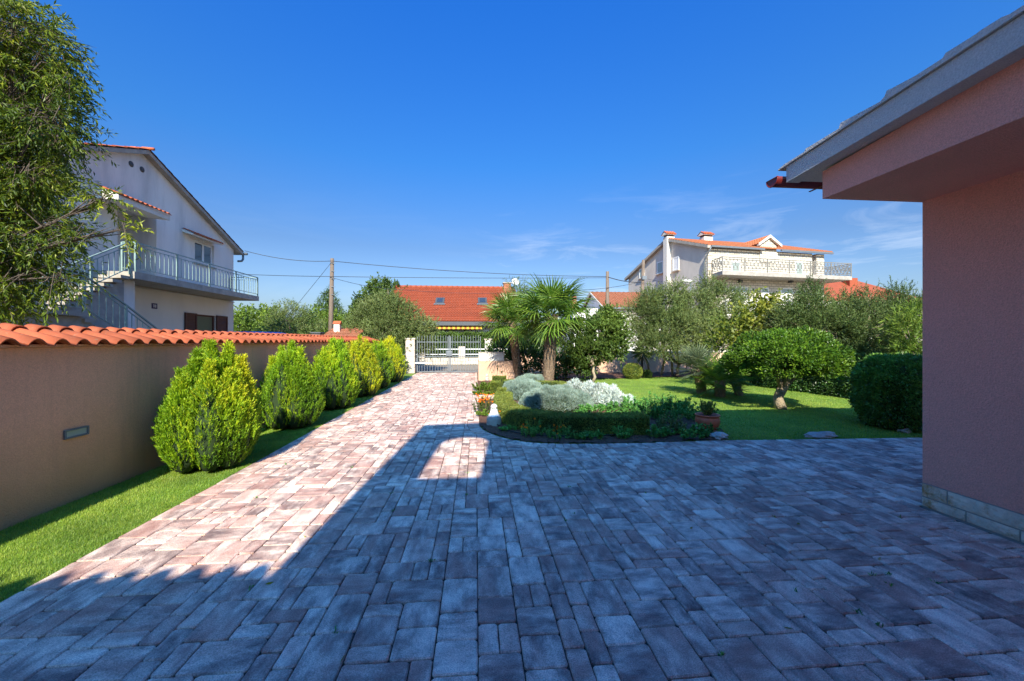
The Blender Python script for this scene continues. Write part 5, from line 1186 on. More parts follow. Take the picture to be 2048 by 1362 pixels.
# two olives of the garden
b = G(1350, 752); olive('olive_tree', 'large multi stemmed olive before the garden wall, left of the fig', [(1330, 620, 15.6, .85, .65), (1290, 640, 15.5, .6, .6), (1395, 620, 15.4, .8, .6), (1440, 600, 15.4, .6, .5), (1350, 590, 15.7, .4, .4), (1300, 600, 15.6, .35, .35), (1465, 640, 15.2, .6, .55), (1350, 655, 15.2, .95, .55), (1285, 675, 15.4, .5, .45), (1410, 665, 15.0, .9, .5), (1420, 580, 15.6, .4, .35), (1490, 610, 15.4, .35, .4), (1265, 625, 15.6, .3, .3), (1480, 675, 14.9, .5, .4), (1400, 690, 14.9, .7, .3), (1320, 690, 15, .7, .3)], b, b+UP*.6+Vector((.1, -.2, 0)), 8200, .07, ll=.08, lw=.023, gap=-.5)
for i, (px, py, dx, z_) in enumerate(((1300, 750, -.5, 1.2), (1322, 752, .2, 1.3), (1380, 754, .5, 1.2), (1345, 752, -.25, 1.4))):
    p = G(px, py); mb = MB(); mb.tube([p, p+Vector((dx*.3, -.1, z_*.4)), p+Vector((dx, -.2, z_))], [.055, .045, .03], 6); o_ = mb.build('stem', M['barkpale'], bpy.data.objects['olive_tree.002'] if 'olive_tree.002' in bpy.data.objects else None)
b = G(1725, 800); olive('olive_tree', 'broad dark olive with crooked pale trunk behind the clipped round tree', [(1625, 620, 11.3, .5, .4), (1700, 640, 11.2, .7, .42), (1760, 640, 11.2, .6, .42), (1738, 604, 11.3, .30, .28), (1690, 612, 11.4, .26, .26), (1790, 598, 11.3, .25, .28), (1590, 640, 11.4, .5, .4), (1660, 665, 11.1, .8, .5), (1740, 670, 11.0, .8, .5), (1800, 640, 11.2, .55, .5), (1560, 665, 11.6, .4, .35), (1810, 690, 11.0, .5, .5), (1620, 590, 11.5, .25, .25), (1815, 605, 11.4, .22, .3), (1825, 630, 11.3, .4, .3), (1690, 710, 10.9, .7, .3), (1770, 720, 10.9, .6, .35)], b, PD(1705, 720, 10.9), 9500, .09, 'olivedark', ll=.062, lw=.019, tw=.3, gap=-.62)
# fig tree
b = G(1500, 762); olive('fig_tree', 'sparse fig tree with yellowing leaves between the two big olives', [(1470, 655, 12.4, .38, .3), (1510, 640, 12.3, .45, .35), (1545, 625, 12.4, .4, .35), (1440, 680, 12.2, .28, .28), (1580, 650, 12.4, .35, .3), (1500, 680, 12.2, .45, .25), (1525, 605, 12.6, .25, .2)], b, PD(1500, 710, 12.4), 620, .035, 'fig', ll=.11, lw=.085, tw=.34, nl=6, gap=-.5, spread=1.3)
# laurel/loquat behind the palms
b = G(1185, 765); olive('laurel_tree', 'dense dark leafy tree behind the palms with a slim staked trunk', [(1205, 665, 14.6, .55, .5), (1170, 660, 14.8, .45, .5), (1225, 650, 14.7, .4, .45), (1190, 700, 14.4, .55, .4), (1230, 695, 14.5, .4, .4), (1150, 700, 14.6, .4, .4), (1215, 635, 14.8, .35, .3), (1245, 670, 14.6, .22, .25), (1170, 730, 14.5, .4, .3)], b, PD(1187, 720, 14.2), 1900, .05, 'green', ll=.12, lw=.06, tw=.22, nl=8, gap=-.7, spread=1.0, bark='barkpale')
b = PD(1100, 740, 15.3); b.z = 0; olive('dark_shrub', 'dark glossy shrubbery against the garden wall behind the two palms', [(1000, 700, 15.6, .5, .5), (1050, 720, 15.4, .6, .5), (1110, 730, 15.3, .6, .45), (1145, 720, 15.2, .4, .4), (1000, 740, 15.4, .4, .3), (1080, 690, 15.6, .5, .4)], b, b+UP*.5, 1500, .05, 'dark', ll=.11, lw=.05, tw=.2, nl=8, gap=-.9, spread=1.0, cat='shrub')
# tall feathery shrub whose tips stick out above the left palm
b = PD(1030, 740, 16); b.z = 0; olive('acacia_tree', 'wispy small-leaved tree whose tips show above the left palm', [(1035, 585, 16.2, .3, .35), (1020, 610, 16.2, .4, .35), (1050, 600, 16, .35, .3), (1010, 640, 16, .4, .35)], b, PD(1030, 640, 16), 500, .05, 'olive', ll=.08, lw=.02, tw=.4, nl=14, gap=-.6, up=1.0)
# dark hedge along the far right border of the garden
p0, p1_ = G(1470, 765), G(1740, 802)
hd_ = thing('border_hedge', 'dark unclipped hedge closing the garden behind the round topiary tree', 'hedge', ((p0.x+p1_.x)/2, (p0.y+p1_.y)/2, 0))
mb = MB(); d = (p1_-p0); nrm = Vector((-d.y, d.x, 0)).normalized(); 
mb.hexa([p0-UP*.05, p1_-UP*.05, p1_+nrm*.6-UP*.05, p0+nrm*.6-UP*.05], [p0+UP*1.0, p1_+UP*1.0, p1_+nrm*.6+UP*1.0, p0+nrm*.6+UP*1.0]); mb.build('inner_twigs', M['innerdark'], hd_)
n = 26000; u = RS.rand(n); P = np.array(p0)+np.outer(u, np.array(d)); v = RS.rand(n); tp = v > .65; P[:, 2] = np.where(tp, 1.05, RS.rand(n)*1.05); P[:, :2] += np.outer(np.where(tp, RS.rand(n)*.6, 0), np.array(nrm)[:2]); Nn = np.where(tp[:, None], [[0, 0, 1]], -np.array(nrm)[None, :]); P = P+Nn*(.1*clump(P, 3)+.04*RS.normal(size=n))[:, None]
surf_leaves('foliage', hd_, L_['dark'], P, Nn, .06, .032, .8)

# ================================================================== PALMS
def fan_frond(pet, seg, nseg, droop, fold=.35, wid=.03, spread=R(150), curl=.25):
    V = []; F = []; r = []
    # petiole
    mb = MB(); pts = [Vector((pet*t_, 0, -.10*pet*t_*t_)) for t_ in (0, .35, .7, 1)]; mb.tube(pts, [.016, .012, .010, .008], 4, cap=False)
    V = [tuple(v) for v in mb.v]; F = [tuple(f) for f in mb.f]; r = [.85]*len(F); h = pts[-1]
    for i in range(nseg):
        a = -spread+2*spread*i/(nseg-1); L = seg*(1-.32*(abs(a)/spread)**2)*random.uniform(.92, 1.05); dz = random.uniform(-.06, .06)
        d0 = Vector((cos(a), sin(a), .12+dz)).normalized(); sd = Vector((-sin(a), cos(a), 0)); rows = []
        dr = droop*random.uniform(.6, 1.5)
        for s_, w_ in ((.03, .25), (.35, 1), (.7, .75), (1.0, .06)):
            p = h+d0*(L*s_)-UP*(dr*L*s_**2.4)-UP*(curl*L*s_**2*abs(a)/spread*.6); w2 = wid*w_*(.8+.2*seg); rows.append((p+sd*w2, p-UP*w2*fold*2.0, p-sd*w2))
        b = len(V)
        for x in rows: V += [tuple(k) for k in x]
        rv = random.uniform(.2, .75)
        for k in range(3):
            for j in range(2): F.append((b+k*3+j, b+k*3+j+1, b+(k+1)*3+j+1, b+(k+1)*3+j)); r.append(rv+.1*k)
    me = bpy.data.meshes.new('frond'); me.from_pydata(V, [], F); a_ = me.attributes.new('rnd', 'FLOAT', 'FACE'); a_.data.foreach_set('value', r); return me
def palm(name, label, base, top, rad, pet, seg, nfr, mat, lo=-.9, droop=.35, nseg=34, old=4, tilt0=.9, wid=.03, trunk_hair=260):
    base, top = Vector(base), Vector(top); t = thing(name, label, 'palm', base)
    mb = MB(); pts = [base.lerp(top, i/6) for i in range(7)]; mb.tube([base-UP*.1]+pts, [rad*1.05]+[rad*(.9+.16*sin(i*1.7)+(.12 if i > 3 else 0)) for i in range(7)], 14); tr = mb.build('trunk', M['fiber'], t)
    # old leaf bases, ragged scales on the trunk
    mb = MB(); H_ = (top-base).length
    for i in range(trunk_hair):
        s_ = i/trunk_hair; a = i*2.4; p = base.lerp(top, s_); o_ = Vector((cos(a), sin(a), 0)); sd = Vector((-sin(a), cos(a), 0)); r_ = rad*.96; w_ = rad*.42; l_ = rad*random.uniform(.6, .95)
        q0 = p+o_*r_; tip = q0+o_*rad*random.uniform(.12, .34)+UP*l_; mb.add([q0-sd*w_, q0+sd*w_, tip+sd*w_*.45, tip-sd*w_*.45, q0+o_*.02-UP*.03], [(0, 1, 2, 3), (0, 4, 1)])
    mb.build('leaf_bases', M['fiber'], t)['kind'] = 'stuff'
    ms = [fan_frond(pet*k, seg*k, nseg, droop*dd, wid=wid) for k, dd in ((1, 1), (.95, .8), (1.05, 1.25), (.8, .5))]
    for m_ in ms: m_.materials.append(mat)
    for i in range(nfr):
        f = i/(nfr-1); el = tilt0*pi/2*(1-f)**.9+lo*f; az_ = i*2.399963+random.uniform(-.2, .2)
        me = ms[3] if f < .12 else random.choice(ms[:3]); o_ = bpy.data.objects.new('frond', me); COL.objects.link(o_); o_.parent = t; ORG[o_.name] = ORG[t.name]
        o_.location = (top-base)+UP*(.12*(1-f))+Vector((cos(az_), sin(az_), 0))*rad*.4; o_.rotation_euler = (random.uniform(-.35, .35), -el, az_)
    return t
b = G(1095, 783); tpp = PD(1104, 634, 11.75)
palm('fan_palm', 'taller windmill palm with thick fibrous trunk rising from the lavender mounds', b, tpp, .155, .60, .82, 30, L_['palm'], lo=-.6, wid=.020)
b = G(1037, 760); tpp = PD(1024, 646, 13.9)
palm('fan_palm', 'shorter windmill palm with slimmer trunk, left behind the taller one', b, tpp, .14, .58, .72, 26, L_['palm'], lo=-.7, wid=.019)
b = G(1403, 787); palm('dwarf_fan_palm', 'grey green dwarf fan palm with stiff upright leaves on a short hairy trunk', b, PD(1397, 740, 11.1), .12, .32, .42, 22, L_['palmgrey'], lo=-.35, droop=.05, nseg=26, wid=.014, tilt0=.95, trunk_hair=80)
b = G(1440, 793); palm('dwarf_fan_palm', 'dark green dwarf fan palm clump right of the grey green one', b, PD(1440, 765, 10.6), .12, .36, .42, 26, L_['palm'], lo=-.45, droop=.08, nseg=24, wid=.014, tilt0=.95, trunk_hair=50)
b = G(1478, 790); palm('dwarf_fan_palm', 'small dark fan palm on a leaning trunk beside the round tree', b, PD(1468, 758, 10.9), .10, .22, .32, 14, L_['palm'], lo=-.3, droop=.08, nseg=22, wid=.014, trunk_hair=60)
# yucca-like rosette by the garden wall
b = G(1284, 752); t = thing('yucca', 'dark spiky yucca against the garden wall behind the clipped ball', 'plant', b)
MB().tube([b, b+UP*.8], [.06, .05], 7).build('stem', M['bark'], t)
n = 90; u = unit(RS.normal(size=(n, 3))+np.array([0, 0, .25])); P = np.array(b)[None, :]+np.array([0, 0, .95])+u*.03; V, F, r_ = leaves_geo(P, u, .5+.1*RS.rand(n), .035, RS.rand(n), fold=.1, droop=.15); npmesh('leaves', V, F, r_, L_['dark'], t)

# ================================================================== TOPIARY ROUND TREE
b = G(1562, 817)
t = thing('topiary_tree', 'mushroom shaped clipped tree with thick short forked trunk on the lawn', 'tree', b)
mb = MB(); Dt = b.x*FWD.x+b.y*FWD.y
tk = [PD(1562, 817, Dt), PD(1556, 795, Dt), PD(1564, 778, Dt), PD(1572, 762, Dt)]; tk[0].z = -.03
mb.tube(tk, [.125, .095, .10, .085], 12); 
for px, py, dd in ((1530, 745, -.2), (1545, 740, .3), (1600, 742, -.1), (1620, 745, .3), (1570, 735, .1), (1585, 738, -.4)):
    c = PD(px, py, Dt+dd); mb.tube([tk[2], tk[3].lerp(c, .4)+UP*.05, c], [.07, .05, .03], 7)
mb.build('trunk', M['barkpale'], t)
c = PD(1570, 722, Dt); 
n = 30000; a = RS.rand(n)*2*pi; th = RS.rand(n)
# dome: upper surface flattened cone-dome, underside hollow
ph_ = np.arccos(1-th*1.28); rr = np.sin(np.minimum(ph_, pi/2+.35)); lump = 1+.10*np.sin(a*5+1)+.05*np.sin(a*11+ph_*6)+.05*np.sin(ph_*9+a*3)
RX, RZ = 1.06, .70
P = np.stack([c.x+RX*rr*np.cos(a)*lump, c.y+RX*rr*np.sin(a)*lump, c.z-.08+RZ*np.maximum(np.cos(ph_), -.35)*lump], 1); Nn = unit(np.stack([rr*np.cos(a), rr*np.sin(a), np.cos(ph_)+.25], 1))
P -= Nn*(RS.rand(n)**2*.16)[:, None]; P += Nn*(.11*clump(P, 5))[:, None]
kp = clump(P, 3.2, 2) > -.7; surf_leaves('foliage', t, L_['ledge'], P[kp], Nn[kp], .062, .03, .75, bias=.0)
mb = MB(); mb.lathe([(.95*RX*.86*s_, z_) for s_, z_ in ((.2, .12), (.80, .04), (.92, .10), (.84, .28), (.58, .46), (.15, .54))], (c.x, c.y, c.z-.08), 20); mb.build('inner_foliage', M['innerdark'], t)

# ================================================================== CLIPPED HEDGES AND BALLS
def path_hedge(name, label, pts, width, h, mat, n, ll=.022, lw=.013, cat='hedge'):
    pts = [Vector((p[0], p[1], 0)) for p in pts]; t = thing(name, label, cat, pts[len(pts)//2])
    # smooth path
    P2 = []
    for i in range(len(pts)-1):
        p0 = pts[max(0, i-1)]; p1 = pts[i]; p2 = pts[i+1]; p3 = pts[min(len(pts)-1, i+2)]
        for k in range(8):
            u = k/8; P2.append(.5*((2*p1)+(p2-p0)*u+(2*p0-5*p1+4*p2-p3)*u*u+(3*p1-p0-3*p2+p3)*u**3))
    P2.append(pts[-1]); tan = [(P2[min(i+1, len(P2)-1)]-P2[max(i-1, 0)]).normalized() for i in range(len(P2))]; nr = [Vector((-d.y, d.x, 0)) for d in tan]
    core = MB(); w2 = width/2-.02; hh = h-.02; vs = []; fs = []
    for p, nn_ in zip(P2, nr):
        for s_, z in ((-w2, -.02), (-w2, hh*.9), (-w2*.85, hh), (w2*.85, hh), (w2, hh*.9), (w2, -.02)): vs.append(p+nn_*s_+UP*z)
    for i in range(len(P2)-1):
        for k in range(5): fs.append((i*6+k, (i+1)*6+k, (i+1)*6+k+1, i*6+k+1))
    fs += [tuple(range(6)), tuple(range((len(P2)-1)*6+5, (len(P2)-1)*6-1, -1))]
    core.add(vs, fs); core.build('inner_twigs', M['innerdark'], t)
    A = np.array([list(p) for p in P2]); NR = np.array([list(p) for p in nr]); i = RS.randint(0, len(P2)-1, n); u = RS.rand(n)[:, None]; c_ = A[i]*(1-u)+A[i+1]*u; nn_ = NR[i]
    k = RS.rand(n)*(2*h+width); P = c_.copy(); Nn = np.zeros((n, 3)); top = k < width; lft = (k >= width) & (k < width+h); rgt = k >= width+h
    P[top] += nn_[top]*(k[top]-width/2)[:, None]; P[top, 2] = h; Nn[top, 2] = 1
    P[lft] += nn_[lft]*(-width/2); P[lft, 2] = k[lft]-width; Nn[lft] = -nn_[lft]
    P[rgt] += nn_[rgt]*(width/2); P[rgt, 2] = k[rgt]-width-h; Nn[rgt] = nn_[rgt]
    # rounded edges
    P += Nn*(.012*clump(P, 14)+.012*RS.normal(size=n)-.008)[:, None]
    # end caps
    m_ = int(n*.06); e = RS.rand(m_) < .5; Q = np.where(e[:, None], A[0], A[-1]); QN = np.where(e[:, None], -np.array(tan[0]), np.array(tan[-1])); Q = Q+np.where(e[:, None], NR[0], NR[-1])*((RS.rand(m_)-.5)*width)[:, None]; Q[:, 2] = RS.rand(m_)*h
    surf_leaves('foliage', t, mat, np.concatenate([P, Q]), np.concatenate([Nn, QN]), ll, lw, .85); return t
hz = .30
def T3(px, py, z=hz): p = G(px, py, z); return (p.x, p.y)
path_hedge('box_hedge', 'long curved low box hedge sweeping round the lavender mounds', [T3(1008, 784), T3(1006, 795), T3(1016, 808), T3(1045, 820), T3(1100, 827), T3(1170, 829), T3(1240, 830), T3(1288, 829)], .36, hz, L_['box'], 46000)
path_hedge('box_hedge', 'small square clipped box hedge block behind the start of the curved hedge', [T3(995, 777, .3), T3(1012, 777, .3)], .3, .3, L_['box'], 5000)
path_hedge('box_hedge', 'clipped yellowish box block beside the marigolds by the drive', [T3(982, 764, .34), T3(1000, 764, .34)], .5, .34, L_['boxyellow'], 7000)
path_hedge('box_hedge', 'short clipped box hedge running behind the palm trunks', [T3(1010, 760, .34), T3(1060, 762, .34), T3(1120, 764, .34), T3(1135, 772, .3)], .35, .34, L_['box'], 12000)
path_hedge('box_hedge', 'narrow clipped yellow-green box strip before the low peach wall', [T3(985, 753, .38), T3(1012, 753, .38)], .3, .38, L_['boxyellow'], 4500)
def ball(name, label, cx, cy, zc_, r, mat, n, ll=.03, lw=.018, sq=1.0, core=True):
    t = thing(name, label, 'shrub', (cx, cy, 0)); u = unit(RS.normal(size=(n, 3))); P = np.array([cx, cy, zc_])+u*r*np.array([1, 1, sq])*(1+.03*RS.normal(size=n))[:, None]
    P = P[P[:, 2] > .0]; u = u[:len(P)]; u = unit(P-np.array([cx, cy, zc_]))
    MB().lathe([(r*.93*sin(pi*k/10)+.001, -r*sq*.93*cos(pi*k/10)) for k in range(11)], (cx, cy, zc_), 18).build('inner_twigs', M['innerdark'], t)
    MB().tube([(cx, cy, -.03), (cx, cy, zc_)], .03, 6).build('stem', M['bark'], t); surf_leaves('foliage', t, mat, P, u, ll, lw, .8); return t
c = G(1265, 757); ball('box_ball', 'round clipped box ball on the soil before the sunlit garden wall', c.x, c.y, .29, .36, L_['box'], 9000, sq=.85)
c = G(1294, 755); ball('small_bush', 'small loose bush just right of the clipped box ball', c.x, c.y, .12, .19, L_['green'], 2500)
c = G(1002, 756); ball('box_ball', 'dark clipped ball on a stem before the low peach wall', c.x, c.y, .42, .22, L_['dark'], 5000)
# big clipped shrub at the right
c = G(1800, 854); cx, cy = c.x, c.y
t = thing('clipped_shrub', 'large rounded clipped evergreen shrub beside the pink wall corner', 'shrub', (cx, cy, 0))
n = 34000; u = unit(RS.normal(size=(n, 3))); ex = 3.4; s_ = (np.abs(u)**ex).sum(1)**(-1/ex); rx, ry_, rz_ = .56, .5, .61
P = u*s_[:, None]*np.array([rx, ry_, rz_])+np.array([cx, cy, .60]); k = P[:, 2] > 0; P = P[k]; u = u[k]; P += u*(.05*clump(P, 6)+.02*RS.normal(size=len(P)))[:, None]
surf_leaves('foliage', t, L_['laurel'], P, u, .045, .026, .8)
MB().box(cx-rx*.82, cy-ry_*.82, -.03, cx+rx*.82, cy+ry_*.82, 1.12).build('inner_twigs', M['innerdark'], t, bevel=.15)
# oleander by the pink wall
b = PD(1850, 760, 9.2); b.z = 0
olive('oleander', 'light green oleander with long leaves rising between the clipped shrub and pink wall', [(1830, 680, 9.2, .35, .4), (1815, 655, 9.2, .25, .25), (1850, 640, 9.3, .35, .4), (1825, 720, 9.1, .3, .35)], b, b+UP*.5, 420, .04, 'lime', ll=.13, lw=.024, tw=.3, nl=10, gap=-1, spread=.7, cat='shrub')

# ================================================================== FLOWER BED
def mound(name, label, cx, cy, rx, ry_, h, mat, n, ll, lw, jit=.62, up=.5, cat='plant', rough=.04, cs=8, nl=1):
    t = thing(name, label, cat, (cx, cy, 0)); a = RS.rand(n)*2*pi; r = np.sqrt(RS.rand(n)); z = h*np.sqrt(np.maximum(0, 1-r**2.4))
    P = np.stack([cx+rx*r*np.cos(a), cy+ry_*r*np.sin(a), z], 1); Nn = unit(np.stack([r*np.cos(a), r*np.sin(a), .3+1.2*(1-r)], 1)); P[:, 2] += rough*clump(P, cs)-.01
    o_ = MB().lathe([(.97, -.02/h), (.93, .25), (.78, .58), (.5, .80), (.2, .9), (.01, .92)], (0, 0, 0), 20).build('inner_twigs', M['innerdark'], t, world=False); o_.scale = (rx, ry_, h)
    surf_leaves('foliage', t, mat, P, Nn, ll, lw, jit, up=up); return t
c = G(1122, 822); mound('lavender_mound', 'large rounded silvery lavender mound in the crook of the curved hedge, half in shade', c.x-.02, c.y+.42, .80, .62, .42, L_['lav'], 26000, .075, .009, rough=.06, cs=12)
c = G(1046, 795); mound('lavender_mound', 'silvery lavender mound left of the taller palm trunk', c.x, c.y+.15, .56, .85, .40, L_['lav'], 18000, .08, .010, rough=.06, cs=11)
c = G(1075, 785); mound('lavender_mound', 'grey green feathery mound just left behind the taller palm', c.x-.1, c.y+.35, .6, .5, .42, L_['lav'], 12000, .08, .011, jit=.35)
c = G(1200, 812); 
for i, (px, py, rx, ry2, h, lb) in enumerate(((1165, 800, .5, .45, .42, 'tallest white felted silver plant beside the palm trunk'), (1208, 806, .55, .42, .36, 'white felted silver plant in the middle of the silver patch'), (1240, 812, .38, .32, .26, 'low white felted silver plant at the lawn end of the silver patch'))):
    c = G(px, py+8); mound('silver_ragwort', lb, c.x, c.y+.25, rx, ry2, h, L_['silver'], 6500 if i < 2 else 3500, .085, .030, jit=1.0, up=.7, rough=.12, cs=9)
# leafy herbs, loose
def herb(px, py, w_, h, mat, n, label, name='herb', ll=.05, lw=.028, dy=.0, cat='plant', group=None):
    c = G(px, py); t = thing(name, label, cat, (c.x, c.y+dy, 0), 0, group); m = MB(); ns = max(5, int(w_*40)); Ps = []; 
    for k in range(ns):
        a = random.random()*2*pi; r = w_/2*math.sqrt(random.random()); b0_ = Vector((c.x+r*cos(a), c.y+dy+r*sin(a)*.8, .0)); hh = h*random.uniform(.6, 1.1)*(1-.35*(2*r/w_)**2); tp_ = b0_+Vector((cos(a)*r*.4+random.gauss(0, .03), sin(a)*r*.4+random.gauss(0, .03), hh)); m.tube([b0_-UP*.02, tp_], [.004, .002], 3, cap=False)
        for j in range(max(3, n//ns)): s_ = random.uniform(.2, 1); Ps.append(list(b0_.lerp(tp_, s_)))
    m.build('stems', M['bark'], t)['kind'] = 'stuff'; P = np.array(Ps); D = RS.normal(size=P.shape); D[:, 2] = np.abs(D[:, 2])*.5+.15
    rr = np.clip(.5+.2*RS.normal(size=len(P)), 0, 1); V, F, r_ = leaves_geo(P, D, ll*(.6+.7*RS.rand(len(P))), lw*(.7+.6*RS.rand(len(P))), rr); npmesh('leaves', V, F, r_, mat, t); return t
hs_ = [(1265, 822, .6, .34), (1300, 824, .6, .38), (1335, 828, .55, .42), (1370, 832, .55, .36), (1400, 842, .5, .38), (1330, 845, .5, .32)]
hl = ['leafy mint clump touching the silver plants', 'leafy mint clump behind the end of the curved hedge', 'tallest mint clump at the edge of the lawn', 'mint clump between the lawn edge and the pot', 'mint clump just left of the clay pot', 'mint clump in front of the tallest one']
for (a, b_, c_, d_), lb in zip(hs_, hl): herb(a, b_, c_, d_, L_['mint'], 900, lb, 'mint_clump')
herb(1345, 868, .42, .34, L_['olive'], 900, 'grey green sage-like bush in the shaded end of the bed', 'sage_bush', .045, .02)
herb(1318, 874, .42, .16, L_['mint'], 600, 'low bright green ground cover at the paving edge left of the sage', 'ground_cover_plant')
herb(1375, 874, .5, .16, L_['mint'], 800, 'low bright green ground cover spilling to the paving before the pot', 'ground_cover_plant')
herb(1412, 872, .36, .2, L_['mint'], 500, 'small herb clump leaning on the saucer of the clay pot', 'ground_cover_plant')
herb(1242, 876, .26, .17, L_['mint'], 380, 'small green herb in the middle of the shaded soil strip', 'herb')
herb(1185, 879, .24, .13, L_['mint'], 300, 'low herb at the paving edge right of the orange marigold', 'herb')
herb(1160, 880, .2, .11, L_['mint'], 220, 'tiny herb at the paving edge next to the orange marigold', 'herb')
herb(1018, 862, .2, .09, L_['mint'], 220, 'small herb alone in the soil below the curved hedge', 'herb')
herb(1106, 862, .26, .24, L_['mint'], 380, 'upright herb against the hedge behind the orange marigold', 'herb')
herb(1178, 785, .5, .22, L_['lime'], 500, 'bright green weed patch among the silver plants', 'herb')
herb(1185, 826, .8, .16, L_['mint'], 1500, 'bright green ground cover between the silver plants and the curved hedge', 'ground_cover_plant')
herb(1235, 822, .7, .2, L_['mint'], 1300, 'green ground cover below the low end of the silver patch', 'ground_cover_plant')
herb(1290, 838, .6, .26, L_['mint'], 1200, 'mint clump right behind the tip of the curved hedge', 'mint_clump')
def marigold(px, py, w_, h, nf, label, fr=.017, fcol='flower'):
    t = herb(px, py, w_, h, L_['mint'] if nf < 9 else L_['green'], 900, label, 'marigold', .035, .014, group=None); c = Vector(t.location)
    for k in range(nf):
        a = random.random()*2*pi; r = w_/2*math.sqrt(random.random()); p = Vector((c.x+r*cos(a), c.y+r*sin(a)*.8, h*random.uniform(.55, 1.12))); n = 26
        u = unit(RS.normal(size=(n, 3))+np.array([0, 0, .7])); V, F, r_ = leaves_geo(np.array(p)[None, :]+u*.004, u, fr*(.8+.3*RS.rand(n)), fr*.7, np.clip(RS.normal(size=n)*.15+random.random(), 0, 1)); npmesh('flower', V, F, r_, L_[fcol], t)
marigold(970, 824, .38, .34, 60, 'tall marigold bush full of orange flowers beside the drive')
marigold(986, 848, .26, .2, 6, 'sparse marigold with yellow flowers below the white garden lamp')
marigold(1062, 873, .34, .25, 8, 'shaded marigold with yellow flowers left of the orange one')
marigold(1118, 878, .38, .2, 8, 'shaded marigold with orange flowers near the paving edge')
herb(965, 781, .6, .24, L_['lime'], 2000, 'lime green trailing plant at the driveway edge above the stone slab', 'ground_cover_plant')
herb(966, 790, .5, .12, L_['lime'], 1300, 'lowest lime green plant touching the stone slab', 'ground_cover_plant')
herb(972, 832, .28, .12, L_['lime'], 420, 'bright green seedlings under the tall marigold', 'ground_cover_plant')
herb(1018, 752, .4, .3, L_['lime'], 380, 'light green leafy plant before the low peach wall', 'herb')
# stone slab edging step, small statue-like stone, drip hose
c0, c1 = G(955, 798), G(993, 798)
o = MB().box(c0.x+.03, c0.y, -.02, c1.x, c0.y+.14, .09).build('edging_slab', M['mortar'], None, bevel=.01); tag(o, 'grey stone slab set on edge across the narrow bed above the marigolds', 'slab')
pts = [G(*p)+UP*.035 for p in ((985, 846), (1010, 864), (1050, 873), (1110, 876.5), (1180, 875.5), (1250, 873), (1330, 868))]
o = MB().tube(pts, .008, 6).build('drip_hose', M['black'], None); tag(o, 'thin black drip hose lying on the soil under the curved hedge', 'hose')
# garden lamp on a stone plinth
c = G(988, 850)
lp_ = thing('lamp_plinth', 'short round stone plinth carrying the white garden lamp', 'plinth', (c.x, c.y, 0))
MB().lathe([(.13, -.03), (.135, .02), (.13, .12), (.12, .15), (.02, .152)], (c.x, c.y, 0), 18).build('stone', M['concrete'], lp_)
gl_ = thing('garden_lamp', 'white bell shaped garden lamp standing on the stone plinth by the drive', 'lamp', (c.x, c.y, .153))
MB().lathe([(.105, 0), (.105, .018), (.085, .04), (.07, .08), (.06, .12), (.058, .135)], (c.x, c.y, .153), 20).build('base', M['lampwhite'], gl_)
MB().lathe([(.05, .135), (.05, .165)], (c.x, c.y, .153), 16).build('lens', M['frosted'], gl_)
for k in range(4): MB().tube([(c.x+.054*cos(k*pi/2+.4), c.y+.054*sin(k*pi/2+.4), .153+.13), (c.x+.054*cos(k*pi/2+.4), c.y+.054*sin(k*pi/2+.4), .153+.17)], .006, 5).build('rib', M['lampwhite'], gl_)
MB().lathe([(.062, .165), (.06, .18), (.045, .205), (.02, .22), (.001, .224)], (c.x, c.y, .153), 20).build('cap', M['lampwhite'], gl_)
# grey stone figure by the low wall
c = G(974, 762); o = MB().lathe([(.07, 0), (.08, .05), (.06, .12), (.045, .17), (.055, .2), (.04, .25), (.005, .27)], (c.x, c.y, 0), 12).build('garden_stone', M['rock'], None); tag(o, 'small grey stone ornament at the foot of the low peach wall', 'ornament')
# clay pot
c = G(1422, 866); c.y += .1
sc_ = thing('saucer', 'round clay saucer under the terracotta pot', 'saucer', (c.x, c.y, 0)); MB().lathe([(.15, 0), (.165, .02), (.17, .05), (.155, .05), (.15, .025), (.01, .022)], (c.x, c.y, 0), 28).build('dish', M['saucer'], sc_)
pt = thing('plant_pot', 'wide glazed terracotta pot at the corner of bed and lawn', 'pot', (c.x, c.y, .03))
MB().lathe([(.12, .03), (.155, .07), (.182, .13), (.19, .19), (.18, .235), (.17, .25), (.185, .262), (.195, .278), (.185, .29), (.165, .285), (.15, .24), (.01, .235)], (c.x, c.y, 0), 32).build('body', M['pot'], pt)
MB().lathe([(.16, 0), (.02, .012)], (c.x, c.y, .255), 20).build('soil', M['soil'], pt)
c2_ = Vector((c.x, c.y, 0)); t = thing('potted_shrub', 'small dark upright box plant growing in the terracotta pot', 'shrub', (c.x, c.y, .26)); m = MB(); Ps = []
for k in range(34):
    a = random.random()*2*pi; r = .09*math.sqrt(random.random()); b0_ = Vector((c.x+r*cos(a)*.5, c.y+r*sin(a)*.5, .26)); tp_ = b0_+Vector((cos(a)*r*.9, sin(a)*r*.9, random.uniform(.14, .25))); m.tube([b0_, tp_], [.004, .002], 3, cap=False)
    Ps += [list(b0_.lerp(tp_, random.uniform(.1, 1))) for _ in range(46)]
m.build('stems', M['bark'], t); P = np.array(Ps); D = RS.normal(size=P.shape)*.6+np.array([0, 0, .8]); V, F, r_ = leaves_geo(P, D, .032, .016, RS.rand(len(P))); npmesh('leaves', V, F, r_, L_['box'], t)
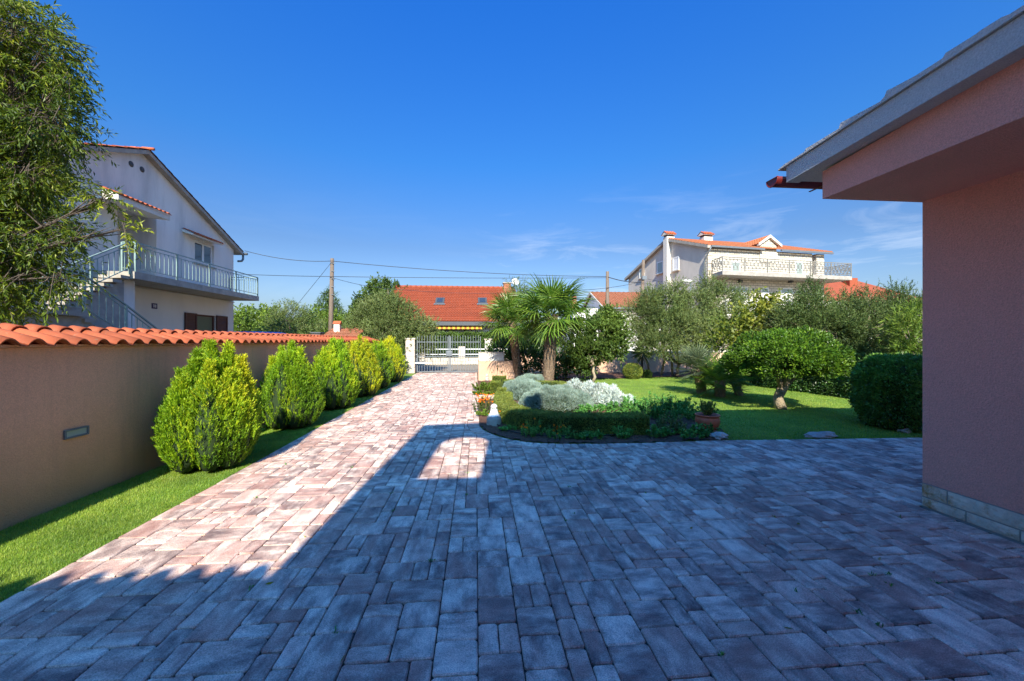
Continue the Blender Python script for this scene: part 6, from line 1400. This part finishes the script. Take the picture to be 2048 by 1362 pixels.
# rocks
def rock(name, label, px, py, sx, sy_, sz, seed, cat='rock'):
    c = G(px, py); bm = MB(); n, m_ = 18, 9; rnd = random.Random(seed); vs = []; fs = []
    for i in range(m_):
        th_ = pi*i/(m_-1)
        for k in range(n):
            a = 2*pi*k/n; d = Vector((sin(th_)*cos(a), sin(th_)*sin(a), cos(th_))); q_ = 1+.16*math.sin(3*d.x+seed)*math.cos(4*d.y+seed)+.10*sin(9*d.z+5*d.x+seed)+rnd.uniform(-.04, .04)
            vs.append((c.x+d.x*sx*q_, c.y+sy_+d.y*sy_*q_, max(-.03, d.z*sz*q_+sz*.35)))
    for i in range(m_-1):
        for k in range(n): fs.append((i*n+k, (i+1)*n+k, (i+1)*n+(k+1) % n, i*n+(k+1) % n))
    bm.add(vs, fs); o_ = bm.build(name, M['rock'], None); return tag(o_, label, cat)
rock('rock', 'rounded weathered rock at the paving edge beside the clay pot saucer', 1448, 879, .13, .1, .07, 1)
rock('rock', 'long flat pale rock lying at the edge of the lawn', 1655, 877, .26, .1, .06, 4)
rock('rock', 'jagged pale shell-like rock at the foot of the clipped shrub', 1822, 866, .11, .08, .07, 7)
rock('rock', 'small pale stone behind the shell-like rock near the pink wall', 1834, 856, .06, .05, .05, 9)
# strays: fallen leaves on the paving
for i, (px, py) in enumerate(((1433, 980), (1755, 1120), (1565, 1255), (680, 1328), (1290, 985), (607, 1072), (530, 1170), (1385, 1055), (1600, 1048))):
    p = G(px, py); a = random.random()*6; n1 = 1
    V, F, r_ = leaves_geo(np.array([[p.x, p.y, .006]]), np.array([[cos(a), sin(a), .05]]), np.array([.05]), np.array([.018]), np.array([.8])); o_ = npmesh('fallen_leaf', V, F, r_, L_['fig'])
    tag(o_, 'small fallen leaf lying on the pavers', 'leaf', 'fallen leaves scattered on the paving')
# weeds and moss in the joints
n_w = 0
for i in range(26):
    px, py = random.choice([(random.uniform(350, 950), random.uniform(800, 1300)), (random.uniform(900, 1900), random.uniform(900, 1340))]); p = G(px, py)
    if not (XL < p.x < 3.9): continue
    x_ = gx0+round((p.x-gx0)/MOD)*MOD; y_ = gy0+round((p.y-gy0)/MOD)*MOD; n = 9; u = unit(RS.normal(size=(n, 3))+np.array([0, 0, .8])); V, F, r_ = leaves_geo(np.array([[x_, y_, -.004]])+RS.normal(size=(n, 3))*np.array([.008, .008, 0]), u, .02+.012*RS.rand(n), .008, RS.rand(n)); o_ = npmesh('weed', V, F, r_, L_['mint']); tag(o_, 'tiny green weed sprouting from a joint between the pavers', 'weed', 'weeds in the paving joints')
print('polys', sum(len(o.data.polygons) for o in bpy.data.objects if o.type == 'MESH'))
